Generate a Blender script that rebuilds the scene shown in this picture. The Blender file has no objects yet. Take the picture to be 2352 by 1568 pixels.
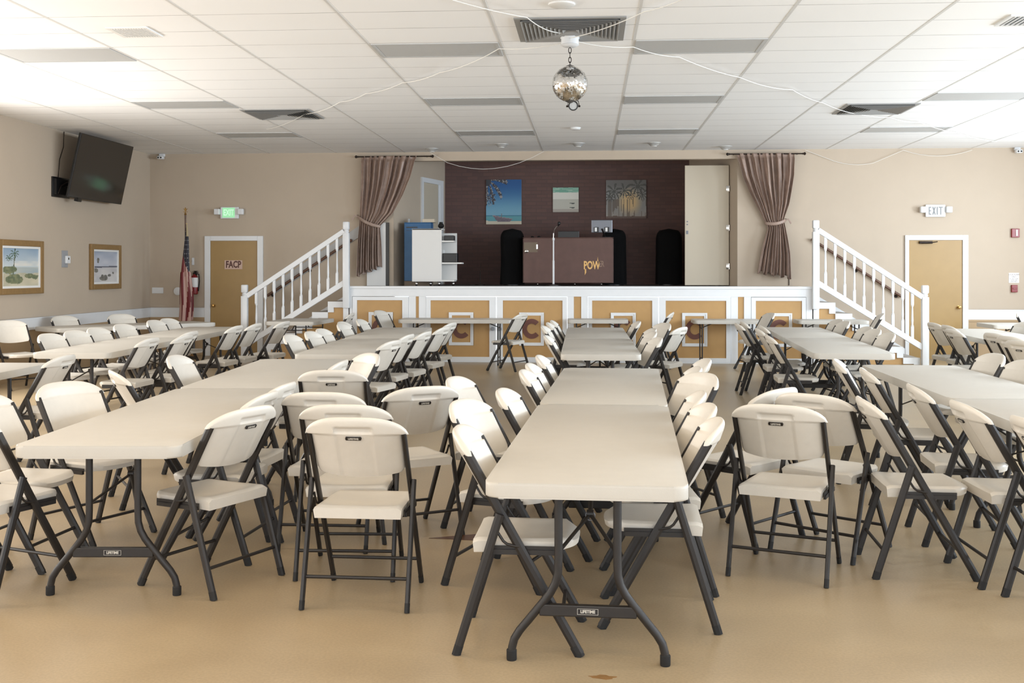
import bpy, bmesh, math, random
from mathutils import Vector, Matrix
random.seed(7)
PI=math.pi
SC=bpy.context.scene
COL=SC.collection
def R(d): return math.radians(d)

# ------------------------------------------------------------------ materials
def lin(c):
    o=[]
    for v in c:
        v=v/255.0
        o.append(v/12.92 if v<=0.04045 else ((v+0.055)/1.055)**2.4)
    return tuple(o)+(1.0,)
MATS={}
def mat(name,rgb,rough=.5,metal=0.0,var=0.0,scale=20.0,bump=0.0,bscale=200.0,spec=.5,emit=None,estr=0.0):
    if name in MATS: return MATS[name]
    m=bpy.data.materials.new(name); m.use_nodes=True
    nt=m.node_tree; b=nt.nodes['Principled BSDF']
    b.inputs['Roughness'].default_value=rough
    b.inputs['Metallic'].default_value=metal
    b.inputs['Specular IOR Level'].default_value=spec
    c=lin(rgb)
    b.inputs['Base Color'].default_value=c
    tc=None
    if var>0 or bump>0:
        tc=nt.nodes.new('ShaderNodeTexCoord')
    if var>0:
        nz=nt.nodes.new('ShaderNodeTexNoise'); nz.inputs['Scale'].default_value=scale; nz.inputs['Detail'].default_value=4
        nt.links.new(tc.outputs['Object'],nz.inputs['Vector'])
        rp=nt.nodes.new('ShaderNodeValToRGB')
        rp.color_ramp.elements[0].position=.3; rp.color_ramp.elements[1].position=.7
        rp.color_ramp.elements[0].color=tuple(v*(1-var) for v in c[:3])+(1,)
        rp.color_ramp.elements[1].color=tuple(min(1,v*(1+var)) for v in c[:3])+(1,)
        nt.links.new(nz.outputs['Fac'],rp.inputs['Fac'])
        nt.links.new(rp.outputs['Color'],b.inputs['Base Color'])
    if bump>0:
        n2=nt.nodes.new('ShaderNodeTexNoise'); n2.inputs['Scale'].default_value=bscale; n2.inputs['Detail'].default_value=2
        nt.links.new(tc.outputs['Object'],n2.inputs['Vector'])
        bp=nt.nodes.new('ShaderNodeBump'); bp.inputs['Strength'].default_value=bump; bp.inputs['Distance'].default_value=.004
        nt.links.new(n2.outputs['Fac'],bp.inputs['Height'])
        nt.links.new(bp.outputs['Normal'],b.inputs['Normal'])
    if emit:
        b.inputs['Emission Color'].default_value=lin(emit); b.inputs['Emission Strength'].default_value=estr
    MATS[name]=m
    return m
M_plastic=mat('white_plastic',(208,202,192),.38,var=.015,scale=30,bump=.12,bscale=350)
M_table=mat('table_plastic',(189,184,175),.42,var=.015,scale=12,bump=.1,bscale=300)
M_frame=mat('charcoal_metal',(36,32,30),.45,metal=.1,var=.06,scale=60)
M_rubber=mat('black_rubber',(22,21,21),.7)
M_label=mat('label_black',(28,24,24),.4)
M_letter=mat('label_white',(186,181,172),.5)
M_wall=mat('tan_wall_paint',(187,171,152),.75,var=.015,scale=3,bump=.05,bscale=120)
M_wainscot=mat('tan_lower_wall',(176,150,116),.6,var=.02,scale=4)
M_white=mat('white_gloss_paint',(224,225,226),.35,var=.01,scale=10)
M_whitem=mat('white_matte',(230,229,226),.6)
M_runner=mat('ceiling_runner',(212,211,209),.6)
M_tan=mat('tan_panel_paint',(182,143,90),.5,var=.03,scale=8,bump=.05,bscale=90)
M_door=mat('ochre_door_paint',(160,128,74),.4,var=.03,scale=6)
M_letterbrown=mat('brown_letter_paint',(104,62,52),.5)
M_tread=mat('grey_tread_paint',(170,168,166),.5,var=.03,scale=15)
M_darkwood=mat('dark_wood',(92,62,45),.4,var=.1,scale=20)
M_black=mat('black_fabric',(9,9,10),.9,var=.2,scale=40,spec=.2)
M_blackpl=mat('black_plastic',(20,20,21),.35)
M_chrome=mat('chrome',(210,208,204),.18,metal=1)
M_grey=mat('grey_plastic',(150,152,156),.4)
M_silver=mat('silver_plastic',(118,120,126),.35,metal=.5)
M_screen=mat('dark_screen',(24,22,20),.12)
M_curtain=mat('mauve_curtain',(156,133,120),.38,var=.12,scale=9,bump=.25,bscale=60)
M_iron=mat('dark_iron',(48,38,32),.45,metal=.6)
M_gold=mat('gold_frame',(142,112,70),.45,metal=.1,var=.08,scale=30)
M_red=mat('red_enamel',(126,18,18),.35)
M_blue=mat('blue_box',(48,98,142),.5,var=.06,scale=10)
M_card=mat('brown_card',(120,104,88),.7)
M_cart=mat('cart_white',(226,224,220),.45)
M_podium=mat('podium_brown',(96,68,60),.5,var=.09,scale=7)
M_logo=mat('gold_lettering',(232,184,112),.4)
M_logof=mat('faded_lettering',(150,122,104),.5)
M_stage=mat('stage_carpet',(74,66,64),.9,var=.1,scale=30)
M_lens=mat('frosted_lens',(188,189,189),.5,bump=.1,bscale=80)
M_vent=mat('vent_grey',(150,150,149),.45)
M_ventdark=mat('vent_dark',(70,70,70),.7)
M_wire=mat('white_cord',(225,222,216),.5)
M_glassfix=mat('downlight_trim',(196,195,192),.35,metal=.3)
M_green=mat('green_sign',(150,205,160),.4,emit=(150,230,170),estr=.35)
M_signtxt=mat('pale_green_letter',(205,240,212),.5,emit=(190,240,205),estr=.35)
M_exittxt=mat('grey_letter',(128,128,128),.5)
M_facp=mat('pink_plate',(205,175,158),.5)
M_facpt=mat('maroon_letter',(88,48,42),.5)
M_bronze=mat('brass',(176,140,84),.3,metal=.9)
M_mirrorb=mat('mirror_tile',(235,235,235),.06,metal=1)
M_ballcore=mat('ball_core',(96,96,96),.4,metal=.6)
M_grille=mat('speaker_grille',(222,221,218),.6)
M_cream=mat('cream_door_paint',(196,184,164),.55)
M_ext=mat('exterior_wall',(230,226,216),.9)

def paint_mat():
    m=bpy.data.materials.new('painted_canvas'); m.use_nodes=True
    nt=m.node_tree; b=nt.nodes['Principled BSDF']; b.inputs['Roughness'].default_value=.55
    a=nt.nodes.new('ShaderNodeAttribute'); a.attribute_name='paint'
    nt.links.new(a.outputs['Color'],b.inputs['Base Color'])
    return m
M_paint=paint_mat()
def floor_mat():
    m=bpy.data.materials.new('beige_vinyl_floor'); m.use_nodes=True
    nt=m.node_tree; b=nt.nodes['Principled BSDF']; L=nt.links
    tc=nt.nodes.new('ShaderNodeTexCoord')
    n1=nt.nodes.new('ShaderNodeTexNoise'); n1.inputs['Scale'].default_value=1.1; n1.inputs['Detail'].default_value=5
    n2=nt.nodes.new('ShaderNodeTexNoise'); n2.inputs['Scale'].default_value=85; n2.inputs['Detail'].default_value=2
    L.new(tc.outputs['Object'],n1.inputs['Vector']); L.new(tc.outputs['Object'],n2.inputs['Vector'])
    r1=nt.nodes.new('ShaderNodeValToRGB'); r1.color_ramp.elements[0].position=.3; r1.color_ramp.elements[1].position=.72
    r1.color_ramp.elements[0].color=lin((160,141,113)); r1.color_ramp.elements[1].color=lin((182,162,131))
    L.new(n1.outputs['Fac'],r1.inputs['Fac'])
    r2=nt.nodes.new('ShaderNodeValToRGB'); r2.color_ramp.elements[0].position=.35; r2.color_ramp.elements[1].position=.65
    r2.color_ramp.elements[0].color=(.91,.91,.91,1); r2.color_ramp.elements[1].color=(1.04,1.04,1.04,1)
    L.new(n2.outputs['Fac'],r2.inputs['Fac'])
    mx=nt.nodes.new('ShaderNodeMix'); mx.data_type='RGBA'; mx.blend_type='MULTIPLY'; mx.inputs['Factor'].default_value=1
    L.new(r1.outputs['Color'],mx.inputs[6]); L.new(r2.outputs['Color'],mx.inputs[7])
    L.new(mx.outputs[2],b.inputs['Base Color'])
    mr=nt.nodes.new('ShaderNodeMapRange'); mr.inputs['To Min'].default_value=.24; mr.inputs['To Max'].default_value=.42
    L.new(n1.outputs['Fac'],mr.inputs['Value']); L.new(mr.outputs['Result'],b.inputs['Roughness'])
    b.inputs['Specular IOR Level'].default_value=.5
    return m
def ceil_mat():
    m=bpy.data.materials.new('ceiling_tile'); m.use_nodes=True
    nt=m.node_tree; b=nt.nodes['Principled BSDF']; L=nt.links; b.inputs['Roughness'].default_value=.8
    tc=nt.nodes.new('ShaderNodeTexCoord'); sp=nt.nodes.new('ShaderNodeSeparateXYZ'); L.new(tc.outputs['Object'],sp.inputs[0])
    def mth(op,a,bv=None,c=None):
        n=nt.nodes.new('ShaderNodeMath'); n.operation=op
        for i,v in enumerate((a,bv,c)):
            if v is None: continue
            if hasattr(v,'name'): L.new(v,n.inputs[i])
            else: n.inputs[i].default_value=v
        return n.outputs[0]
    y=mth('DIVIDE',mth('SUBTRACT',sp.outputs['Y'],8.842),.6096)
    f=mth('ABSOLUTE',mth('SUBTRACT',mth('FRACT',mth('ADD',y,.5)),.5))
    gap=mth('LESS_THAN',f,.0085)
    n1=nt.nodes.new('ShaderNodeTexNoise'); n1.inputs['Scale'].default_value=1.7; L.new(tc.outputs['Object'],n1.inputs['Vector'])
    gap=mth('MULTIPLY',gap,mth('MULTIPLY',n1.outputs['Fac'],1.3))
    mx=nt.nodes.new('ShaderNodeMix'); mx.data_type='RGBA'
    L.new(gap,mx.inputs['Factor']); mx.inputs[6].default_value=lin((244,244,244)); mx.inputs[7].default_value=lin((120,118,114))
    L.new(mx.outputs[2],b.inputs['Base Color'])
    n2=nt.nodes.new('ShaderNodeTexNoise'); n2.inputs['Scale'].default_value=90; L.new(tc.outputs['Object'],n2.inputs['Vector'])
    bp=nt.nodes.new('ShaderNodeBump'); bp.inputs['Strength'].default_value=.0; bp.inputs['Distance'].default_value=.004
    L.new(n2.outputs['Fac'],bp.inputs['Height']); L.new(bp.outputs['Normal'],b.inputs['Normal'])
    return m
def brick_mat():
    m=bpy.data.materials.new('dark_brick'); m.use_nodes=True
    nt=m.node_tree; b=nt.nodes['Principled BSDF']; L=nt.links; b.inputs['Roughness'].default_value=.7
    tc=nt.nodes.new('ShaderNodeTexCoord'); sp=nt.nodes.new('ShaderNodeSeparateXYZ'); cb=nt.nodes.new('ShaderNodeCombineXYZ')
    L.new(tc.outputs['Object'],sp.inputs[0]); L.new(sp.outputs['X'],cb.inputs['X']); L.new(sp.outputs['Z'],cb.inputs['Y'])
    br=nt.nodes.new('ShaderNodeTexBrick'); L.new(cb.outputs[0],br.inputs['Vector'])
    br.inputs['Scale'].default_value=1; br.inputs['Brick Width'].default_value=.21; br.inputs['Row Height'].default_value=.072
    br.inputs['Mortar Size'].default_value=.006; br.inputs['Bias'].default_value=-.2
    br.inputs['Color1'].default_value=lin((104,77,71)); br.inputs['Color2'].default_value=lin((91,69,66)); br.inputs['Mortar'].default_value=lin((92,72,68))
    L.new(br.outputs['Color'],b.inputs['Base Color'])
    bp=nt.nodes.new('ShaderNodeBump'); bp.inputs['Strength'].default_value=.5; bp.inputs['Distance'].default_value=.006; bp.invert=True
    L.new(br.outputs['Fac'],bp.inputs['Height']); L.new(bp.outputs['Normal'],b.inputs['Normal'])
    return m
M_floor=floor_mat(); M_ceil=ceil_mat(); M_brick=brick_mat()

# ------------------------------------------------------------------ mesh builder
class G:
    def __init__(s): s.bm=bmesh.new()
    def box(s,x0,x1,y0,y1,z0,z1,m=0,bev=0.0,seg=2,mtx=None):
        x0,x1=min(x0,x1),max(x0,x1); y0,y1=min(y0,y1),max(y0,y1); z0,z1=min(z0,z1),max(z0,z1)
        b=s.bm
        v=[b.verts.new(p) for p in((x0,y0,z0),(x1,y0,z0),(x1,y1,z0),(x0,y1,z0),(x0,y0,z1),(x1,y0,z1),(x1,y1,z1),(x0,y1,z1))]
        fs=[b.faces.new([v[i] for i in q]) for q in((0,3,2,1),(4,5,6,7),(0,1,5,4),(1,2,6,5),(2,3,7,6),(3,0,4,7))]
        for f in fs: f.material_index=m
        if mtx is not None: bmesh.ops.transform(b,matrix=mtx,verts=v)
        if bev>0:
            es=list({e for f in fs for e in f.edges})
            r=bmesh.ops.bevel(b,geom=es,offset=bev,segments=seg,profile=.5,affect='EDGES')
            for f in r['faces']: f.material_index=m
        return s
    def tube(s,pts,r,n=8,m=0,r2=None,up=(0,0,1),cap=True):
        # sweep an ellipse (r across, r2 along 'up'-ish) along pts
        pts=[Vector(p) for p in pts]; b=s.bm; rings=[]
        r2=r if r2 is None else r2
        for i,p in enumerate(pts):
            t=(pts[min(i+1,len(pts)-1)]-pts[max(i-1,0)]).normalized()
            u=Vector(up)
            if abs(t.dot(u))>.98: u=Vector((1,0,0)) if abs(t.x)<.9 else Vector((0,1,0))
            side=t.cross(u).normalized(); nn=side.cross(t).normalized()
            rings.append([b.verts.new(p+side*(math.cos(2*PI*k/n)*r)+nn*(math.sin(2*PI*k/n)*r2)) for k in range(n)])
        for a,c in zip(rings,rings[1:]):
            for k in range(n):
                f=b.faces.new((a[k],a[(k+1)%n],c[(k+1)%n],c[k])); f.material_index=m; f.smooth=True
        if cap:
            for rg in (rings[0][::-1],rings[-1]):
                f=b.faces.new(rg); f.material_index=m
        return s
    def beam(s,p0,p1,wx,dd,m=0):
        # flat-oval bar; wx = half width along X, dd = half depth in the YZ plane
        p0=Vector(p0);p1=Vector(p1); t=(p1-p0).normalized(); x=Vector((1,0,0)); d=x.cross(t).normalized(); x=t.cross(d).normalized()
        prof=[]
        for a,bq in ((1,.45),(.55,1),(-.55,1),(-1,.45),(-1,-.45),(-.55,-1),(.55,-1),(1,-.45)): prof.append((a*wx,bq*dd))
        b=s.bm; r0=[b.verts.new(p0+x*a+d*q) for a,q in prof]; r1=[b.verts.new(p1+x*a+d*q) for a,q in prof]
        n=len(prof)
        for k in range(n):
            f=b.faces.new((r0[k],r0[(k+1)%n],r1[(k+1)%n],r1[k])); f.material_index=m
        for rg in(r0[::-1],r1):
            f=b.faces.new(rg); f.material_index=m
        return s
    def prism(s,poly,axis,d0,d1,m=0,bev=0.0):
        b=s.bm
        def P(a,c,d):
            return (d,a,c) if axis=='x' else (a,d,c) if axis=='y' else (a,c,d)
        v0=[b.verts.new(P(a,c,d0)) for a,c in poly]; v1=[b.verts.new(P(a,c,d1)) for a,c in poly]
        n=len(poly); fs=[]
        for k in range(n): fs.append(b.faces.new((v0[k],v0[(k+1)%n],v1[(k+1)%n],v1[k])))
        fs.append(b.faces.new(v0[::-1])); fs.append(b.faces.new(v1))
        for f in fs: f.material_index=m
        if bev>0:
            es=list({e for f in fs[-2:] for e in f.edges})
            r=bmesh.ops.bevel(b,geom=es,offset=bev,segments=3,profile=.5,affect='EDGES')
            for f in r['faces']: f.material_index=m
        return s
    def lathe(s,prof,n=20,c=(0,0,0),m=0,axis='z',cap=True):
        b=s.bm; rings=[]; c=Vector(c)
        for r,z in prof:
            rg=[]
            for k in range(n):
                a=2*PI*k/n; x,y=r*math.cos(a),r*math.sin(a)
                p=(x,y,z) if axis=='z' else (x,z,y) if axis=='y' else (z,x,y)
                rg.append(b.verts.new(c+Vector(p)))
            rings.append(rg)
        for a,d in zip(rings,rings[1:]):
            for k in range(n):
                f=b.faces.new((a[k],a[(k+1)%n],d[(k+1)%n],d[k])); f.material_index=m; f.smooth=True
        if cap:
            for rg in(rings[0][::-1],rings[-1]):
                f=b.faces.new(rg); f.material_index=m
        return s
    def grid(s,fn,nu,nv,m=0,flip=False,colfn=None):
        b=s.bm; V=[[b.verts.new(fn(i/nu,j/nv)) for j in range(nv+1)] for i in range(nu+1)]
        lay=None
        if colfn: lay=b.loops.layers.float_color.get('paint') or b.loops.layers.float_color.new('paint')
        for i in range(nu):
            for j in range(nv):
                q=[V[i][j],V[i+1][j],V[i+1][j+1],V[i][j+1]]
                if flip: q.reverse()
                f=b.faces.new(q); f.material_index=m; f.smooth=True
                if colfn:
                    c=lin(colfn((i+.5)/nu,(j+.5)/nv))
                    for l in f.loops: l[lay]=c
        return V
    def mesh(s,me,mtx,m=0):
        ov=set(s.bm.verts); of=set(s.bm.faces)
        s.bm.from_mesh(me)
        bmesh.ops.transform(s.bm,matrix=mtx,verts=[v for v in s.bm.verts if v not in ov])
        for f in s.bm.faces:
            if f not in of: f.material_index=m
        return s
    def text(s,body,size,mtx,m=0,ext=.001,sx=1.0,bold=0.0,space=1.0):
        cu=bpy.data.curves.new('txt','FONT'); cu.body=body; cu.size=size; cu.extrude=ext; cu.align_x='CENTER'; cu.align_y='CENTER'; cu.offset=bold; cu.resolution_u=3; cu.space_character=space
        o=bpy.data.objects.new('txt',cu); COL.objects.link(o)
        dg=bpy.context.evaluated_depsgraph_get(); dg.update()
        me=bpy.data.meshes.new_from_object(o.evaluated_get(dg))
        s.mesh(me,mtx@Matrix.Diagonal((sx,1,1,1)),m)
        bpy.data.objects.remove(o); bpy.data.curves.remove(cu); bpy.data.meshes.remove(me)
        return s
    def build(s,name,mats,parent=None,smooth=True,angle=38,loc=None):
        me=bpy.data.meshes.new(name)
        bmesh.ops.recalc_face_normals(s.bm,faces=s.bm.faces)
        if smooth:
            for f in s.bm.faces: f.smooth=True
        s.bm.to_mesh(me); s.bm.free()
        if smooth: me.set_sharp_from_angle(angle=R(angle))
        for m in (mats if isinstance(mats,(list,tuple)) else [mats]): me.materials.append(m)
        o=bpy.data.objects.new(name,me); COL.objects.link(o)
        if parent is not None: o.parent=parent
        if loc is not None: o.location=loc
        return o
def front(x,y,z,rz=0.0):   # text plane facing -Y
    return Matrix.Translation((x,y,z))@Matrix.Rotation(rz,4,'Z')@Matrix.Rotation(PI/2,4,'X')
def thing(name,label,cat,loc=(0,0,0),rz=0.0,group=None):
    o=bpy.data.objects.new(name,None); COL.objects.link(o); o.empty_display_size=.1
    o.location=loc; o.rotation_euler=(0,0,rz); o['label']=label; o['category']=cat
    if group: o['group']=group
    return o
def tag(o,label,cat,group=None):
    o['label']=label; o['category']=cat
    if group: o['group']=group
    return o
def struct(o,label=None,cat=None):
    o['kind']='structure'
    if label: o['label']=label
    if cat: o['category']=cat
    return o
KIDS={}
def dup(root,loc,rz,label,group=None,name=None):
    r=root.copy(); COL.objects.link(r); r.location=loc; r.rotation_euler=(0,0,rz); r['label']=label
    if group: r['group']=group
    for ch in KIDS[root.name]:
        c=ch[0].copy(); COL.objects.link(c); c.parent=r
        for g in ch[1]:
            d=g.copy(); COL.objects.link(d); d.parent=c
    return r
def reg(root):
    allo=[o for o in bpy.data.objects]
    KIDS[root.name]=[(c,[g for g in allo if g.parent==c]) for c in allo if c.parent==root]

# ------------------------------------------------------------------ the room shell
XL,XR,YB,YF,ZC=-7.9,8.6,19.4,-4.0,3.62
SZ=1.255; SY=18.35
OL,OR,OH=-3.47,2.55,3.465          # stage opening
g=G(); g.box(XL-.2,XR+.2,YF-.2,YB+.2,-.12,0); struct(g.build('floor',M_floor,smooth=False))
g=G(); g.box(XL-.2,XR+.2,YF-.2,YB+.2,ZC,ZC+.12); struct(g.build('ceiling',M_ceil,smooth=False))
# ceiling main runners
g=G()
for k in range(-5,9):
    x=-.82+1.22*k
    if XL<x<XR: g.box(x-.012,x+.012,YF,YB,ZC-.0025,ZC+.004)
struct(g.build('trim_1',M_runner,smooth=False))
# far wall with the stage opening
g=G()
g.box(XL-.2,OL,YB,YB+.15,-.1,ZC); g.box(OR,XR+.2,YB,YB+.15,-.1,ZC); g.box(OL,OR,YB,YB+.15,OH,ZC)
struct(g.build('wall_back',M_wall,smooth=False))
LW_ADDED=[(-2.2,.4),(2.2,4.8),(6.4,9.0),(10.4,13.0)]; LZ0,LZ1=1.0,2.6  # left-wall windows out of view, added to brighten the left ceiling
g=G(); ys=[YF]+[v for w in LW_ADDED for v in w]+[YB+.1]
for i in range(0,len(ys),2): g.box(XL-.2,XL,ys[i],ys[i+1],-.1,ZC)
for a,b in LW_ADDED: g.box(XL-.2,XL,a,b,-.1,LZ0); g.box(XL-.2,XL,a,b,LZ1,ZC)
struct(g.build('wall_left',M_wall,smooth=False))
FW_ADDED=[(-6.6,-4.4),(-2.6,-.4),(1.4,3.6),(5.4,7.6)]  # windows behind the camera, added to send neutral light forward
g=G(); xs=[XL-.2]+[v for w in FW_ADDED for v in w]+[XR+.2]
for i in range(0,len(xs),2): g.box(xs[i],xs[i+1],YF-.2,YF,-.1,ZC)
for a,b in FW_ADDED: g.box(a,b,YF-.2,YF,-.1,.9); g.box(a,b,YF-.2,YF,2.9,ZC)
struct(g.build('wall_front',M_wall,smooth=False))
# right wall with window openings
WINS=[(-2.2,-.4),(1.0,2.8),(4.6,6.4),(8.2,10.0),(11.8,13.6),(15.2,17.0)]
WZ0,WZ1=1.15,3.25
g=G(); ys=[YF]+[v for w in WINS for v in w]+[YB+.1]
for i in range(0,len(ys),2): g.box(XR,XR+.2,ys[i],ys[i+1],-.1,ZC)
for a,b in WINS: g.box(XR,XR+.2,a,b,-.1,WZ0); g.box(XR,XR+.2,a,b,WZ1,ZC)
struct(g.build('wall_right',M_wall,smooth=False))
M_glass=bpy.data.materials.new('window_glass'); M_glass.use_nodes=True
_b=M_glass.node_tree.nodes['Principled BSDF']; _b.inputs['Transmission Weight'].default_value=1; _b.inputs['Roughness'].default_value=0; _b.inputs['IOR'].default_value=1.05
for i,(a,b) in enumerate(WINS):
    g=G(); f=.05
    for q in ((a,a+f,WZ0,WZ1),(b-f,b,WZ0,WZ1),(a,b,WZ0,WZ0+f),(a,b,WZ1-f,WZ1),((a+b)/2-.025,(a+b)/2+.025,WZ0,WZ1),(a,b,(WZ0+WZ1)/2-.02,(WZ0+WZ1)/2+.02)):
        g.box(XR+.03,XR+.1,*q)
    w=struct(g.build('window_%d'%(i+1),M_white,smooth=False))
    g=G(); g.box(XR+.06,XR+.066,a+f,b-f,WZ0+f,WZ1-f); g.build('pane',M_glass,w,smooth=False)
for i,(a,b) in enumerate(FW_ADDED):
    g=G(); f=.05
    for q in ((a,a+f,.9,2.9),(b-f,b,.9,2.9),(a,b,.9,.95),(a,b,2.85,2.9),((a+b)/2-.025,(a+b)/2+.025,.9,2.9)): g.box(q[0],q[1],YF-.1,YF-.03,q[2],q[3])
    w=struct(g.build('window_%d'%(i+7),M_white,smooth=False))  # added window, unseen, there only for the fill light
    g=G(); g.box(a+f,b-f,YF-.066,YF-.06,.95,2.85); g.build('pane',M_glass,w,smooth=False)
for i,(a,b) in enumerate(LW_ADDED):
    g=G(); f=.05
    for q in ((a,a+f,LZ0,LZ1),(b-f,b,LZ0,LZ1),(a,b,LZ0,LZ0+f),(a,b,LZ1-f,LZ1),((a+b)/2-.025,(a+b)/2+.025,LZ0,LZ1)): g.box(XL-.1,XL-.03,*q)
    w=struct(g.build('window_%d'%(i+11),M_white,smooth=False))  # added window in the unseen stretch of left wall, for fill
    g=G(); g.box(XL-.066,XL-.06,a+f,b-f,LZ0+f,LZ1-f); g.build('pane',M_glass,w,smooth=False)
# chair-rail boards and lower wall colour
def rail(name,fn):
    g=G(); fn(g); return struct(g.build(name,M_white,smooth=False))
DLx=(-6.887,-5.821); DRx=(5.387,6.442)
g=G(); g.box(XL,DLx[0],YB-.022,YB,.69,.86); g.box(XL,XL+.022,YF,YB,.69,.86); g.box(DRx[1],XR,YB-.022,YB,.69,.86)
g.box(XL,DLx[0],YB-.03,YB,.845,.86); g.box(DRx[1],XR,YB-.03,YB,.845,.86); g.box(XL,XL+.03,YF,YB,.845,.86)
struct(g.build('trim_2',M_white,smooth=False))
g=G(); g.box(XL,DLx[0],YB-.008,YB,0,.69); g.box(XL,XL+.008,YF,YB-.02,0,.69); g.box(DRx[1],XR,YB-.008,YB,0,.69); g.box(DRx[1],XR,YB-.02,YB,.655,.69); g.box(XL,DLx[0],YB-.02,YB,.655,.69)
struct(g.build('trim_3',M_wainscot,smooth=False))
# stage alcove
def splay(name,x0,y0,x1,y1,th):
    g=G(); dx,dy=x1-x0,y1-y0; l=math.hypot(dx,dy); nx,ny=-dy/l*th,dx/l*th
    g.prism([(x0,y0),(x1,y1),(x1+nx,y1+ny),(x0+nx,y0+ny)],'z',SZ-.1,ZC+.05); return struct(g.build(name,M_wall,smooth=False))
BY=21.7; BXL,BXR=-2.857,1.926
splay('wall_stage_left',OL,YB+.02,BXL,BY,.12)
splay('wall_stage_right',OR,YB+.02,BXR,BY,-.12)
g=G(); g.box(-3.4,2.6,BY,BY+.15,SZ-.1,ZC+.05); struct(g.build('wall_stage_back',M_brick,smooth=False))
g=G(); g.box(OL-.3,OR+.3,YB+.15,BY+.1,ZC+.05,ZC+.15); struct(g.build('ceiling_stage',M_wall,smooth=False))

# ------------------------------------------------------------------ doors on the far wall
def door_far(n,x0,x1,ix0,ix1,ztop,label,knob_x,hinge):
    g=G(); t=.035
    g.box(x0,ix0,YB-t,YB,0,ztop,bev=.006); g.box(ix1,x1,YB-t,YB,0,ztop,bev=.006); g.box(ix0,ix1,YB-t,YB,ztop-.085,ztop,bev=.004)
    d=struct(g.build('door_%d'%n,M_white,smooth=False),label,'door')
    g=G(); g.box(ix0+.004,ix1-.004,YB-.014,YB-.001,.012,ztop-.088); p=g.build('door_panel',M_door,d,smooth=False)
    g=G(); g.lathe([(.03,0),(.03,-.006),(.011,-.008),(.011,-.035),(.026,-.042),(.03,-.058),(.022,-.07),(.004,-.073)],16,(knob_x,YB-.014,.9),axis='y'); g.build('door_knob',M_bronze,p)
    return d,p
d1,p1=door_far(1,DLx[0],DLx[1],-6.783,-5.924,2.144,'ochre door with white frame and FACP plate, left of the stage',-6.72,1)
g=G(); g.box(-6.525,-6.2,YB-.02,YB-.0135,1.55,1.71,0,bev=.004); g.text('FACP',.165,front(-6.362,YB-.0205,1.63),1,sx=.72,bold=.006)
g.build('sign_plate',[M_facp,M_facpt],p1,smooth=False)['label']='pink plate with maroon letters FACP'
d2,p2=door_far(2,DRx[0],DRx[1],5.453,6.348,2.133,'ochre exit door with white frame, right of the stage',6.285,0)
g=G(); g.box(5.62,5.84,YB-.06,YB-.014,1.985,2.03,bev=.006); g.tube([(5.65,YB-.05,1.99),(5.78,YB-.12,2.0),(5.92,YB-.05,2.02)],.008)
g.build('door_closer',M_iron,p2)
# stage doors
def alcove_dir(x0,y0,x1,y1):
    l=math.hypot(x1-x0,y1-y0); return ((x1-x0)/l,(y1-y0)/l)
ux,uy=alcove_dir(OL,YB+.02,BXL,BY)
def on_left(s,off): return (OL+ux*s+uy*off, YB+.02+uy*s-ux*off)  # s along wall, off into the alcove
def wallbox(g,s0,s1,o0,o1,z0,z1,m=0):
    q=[on_left(s0,o0),on_left(s1,o0),on_left(s1,o1),on_left(s0,o1)]; g.prism(q,'z',z0,z1,m)
g=G(); wallbox(g,1.18,1.26,0,.03,SZ,3.19); wallbox(g,2.08,2.22,0,.03,SZ,3.19); wallbox(g,1.18,2.22,0,.03,3.19,3.28); wallbox(g,2.0,2.08,0,.012,SZ,3.19)
d3=struct(g.build('door_3',M_white,smooth=False),'tan door with white frame in the left wall of the stage','door')
g=G(); wallbox(g,1.262,1.99,.001,.01,SZ+.01,3.188); g.build('door_panel',M_cream,d3,smooth=False)
g=G(); g.box(1.676,2.445,19.72,19.765,1.267,3.383,bev=.003)
d4=struct(g.build('door_4',M_cream,smooth=False),'cream slab door standing open at the right side of the stage','door')
for z in (1.60,2.28,2.97):
    h=G(); h.box(2.395,2.452,19.712,19.72,z-.05,z+.05,bev=.002); h.tube([(2.45,19.71,z-.05),(2.45,19.71,z+.05)],.008); h.build('hinge',M_chrome,d4)
g=G(); g.box(1.695,1.733,19.714,19.72,2.17,2.23); g.lathe([(.012,0),(.012,-.008)],12,(1.717,19.718,2.34),axis='y'); g.lathe([(.012,0),(.012,-.008)],12,(1.717,19.718,2.39),axis='y'); g.build('lock_plate',M_silver,d4)

# ------------------------------------------------------------------ stage platform
stage=thing('stage_platform','raised stage with white framed ochre cupboard doors along its front','stage',(0,0,0))
stage['kind']='structure'
SXL,SXR=-4.03,3.62
g=G(); g.box(SXL+.05,SXR-.05,SY+.06,YB+.02,SZ-.04,SZ); g.prism([(OL+.005,YB+.02),(OR-.005,YB+.02),(BXR-.003,BY),(BXL+.003,BY)],'z',SZ-.04,SZ)
g.build('stage_deck',M_stage,stage,smooth=False)
g=G(); g.box(SXL,SXR,SY-.015,SY+.06,SZ-.035,SZ+.012,bev=.008)
g.build('stage_nosing',M_white,stage,smooth=False)
g=G(); g.box(SXL,SXR,SY,SY+.04,1.095,SZ-.03)
g.box(SXL,SXR,SY,SY+.04,0,.016)
for a,b in ((-3.025,-2.908),(-2.856,-2.739),(-.374,-.266),(-.144,-.036),(2.308,2.421),(2.52,2.633),(3.524,SXR),(SXL,-3.985)): g.box(a,b,SY,SY+.04,.017,1.094)
g.box(SXL,SXL+.045,SY+.041,YB-.001,0,SZ-.041); g.box(SXR-.06,SXR,SY+.041,YB-.001,0,SZ-.041)
g.build('stage_face_frame',M_white,stage,smooth=False)
g=G()
for a,b in ((-2.908,-2.856),(-.266,-.144),(2.421,2.52)): g.box(a,b,SY+.015,SY+.035,.016,1.095)
g.build('tan_strip',M_tan,stage,smooth=False)
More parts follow.
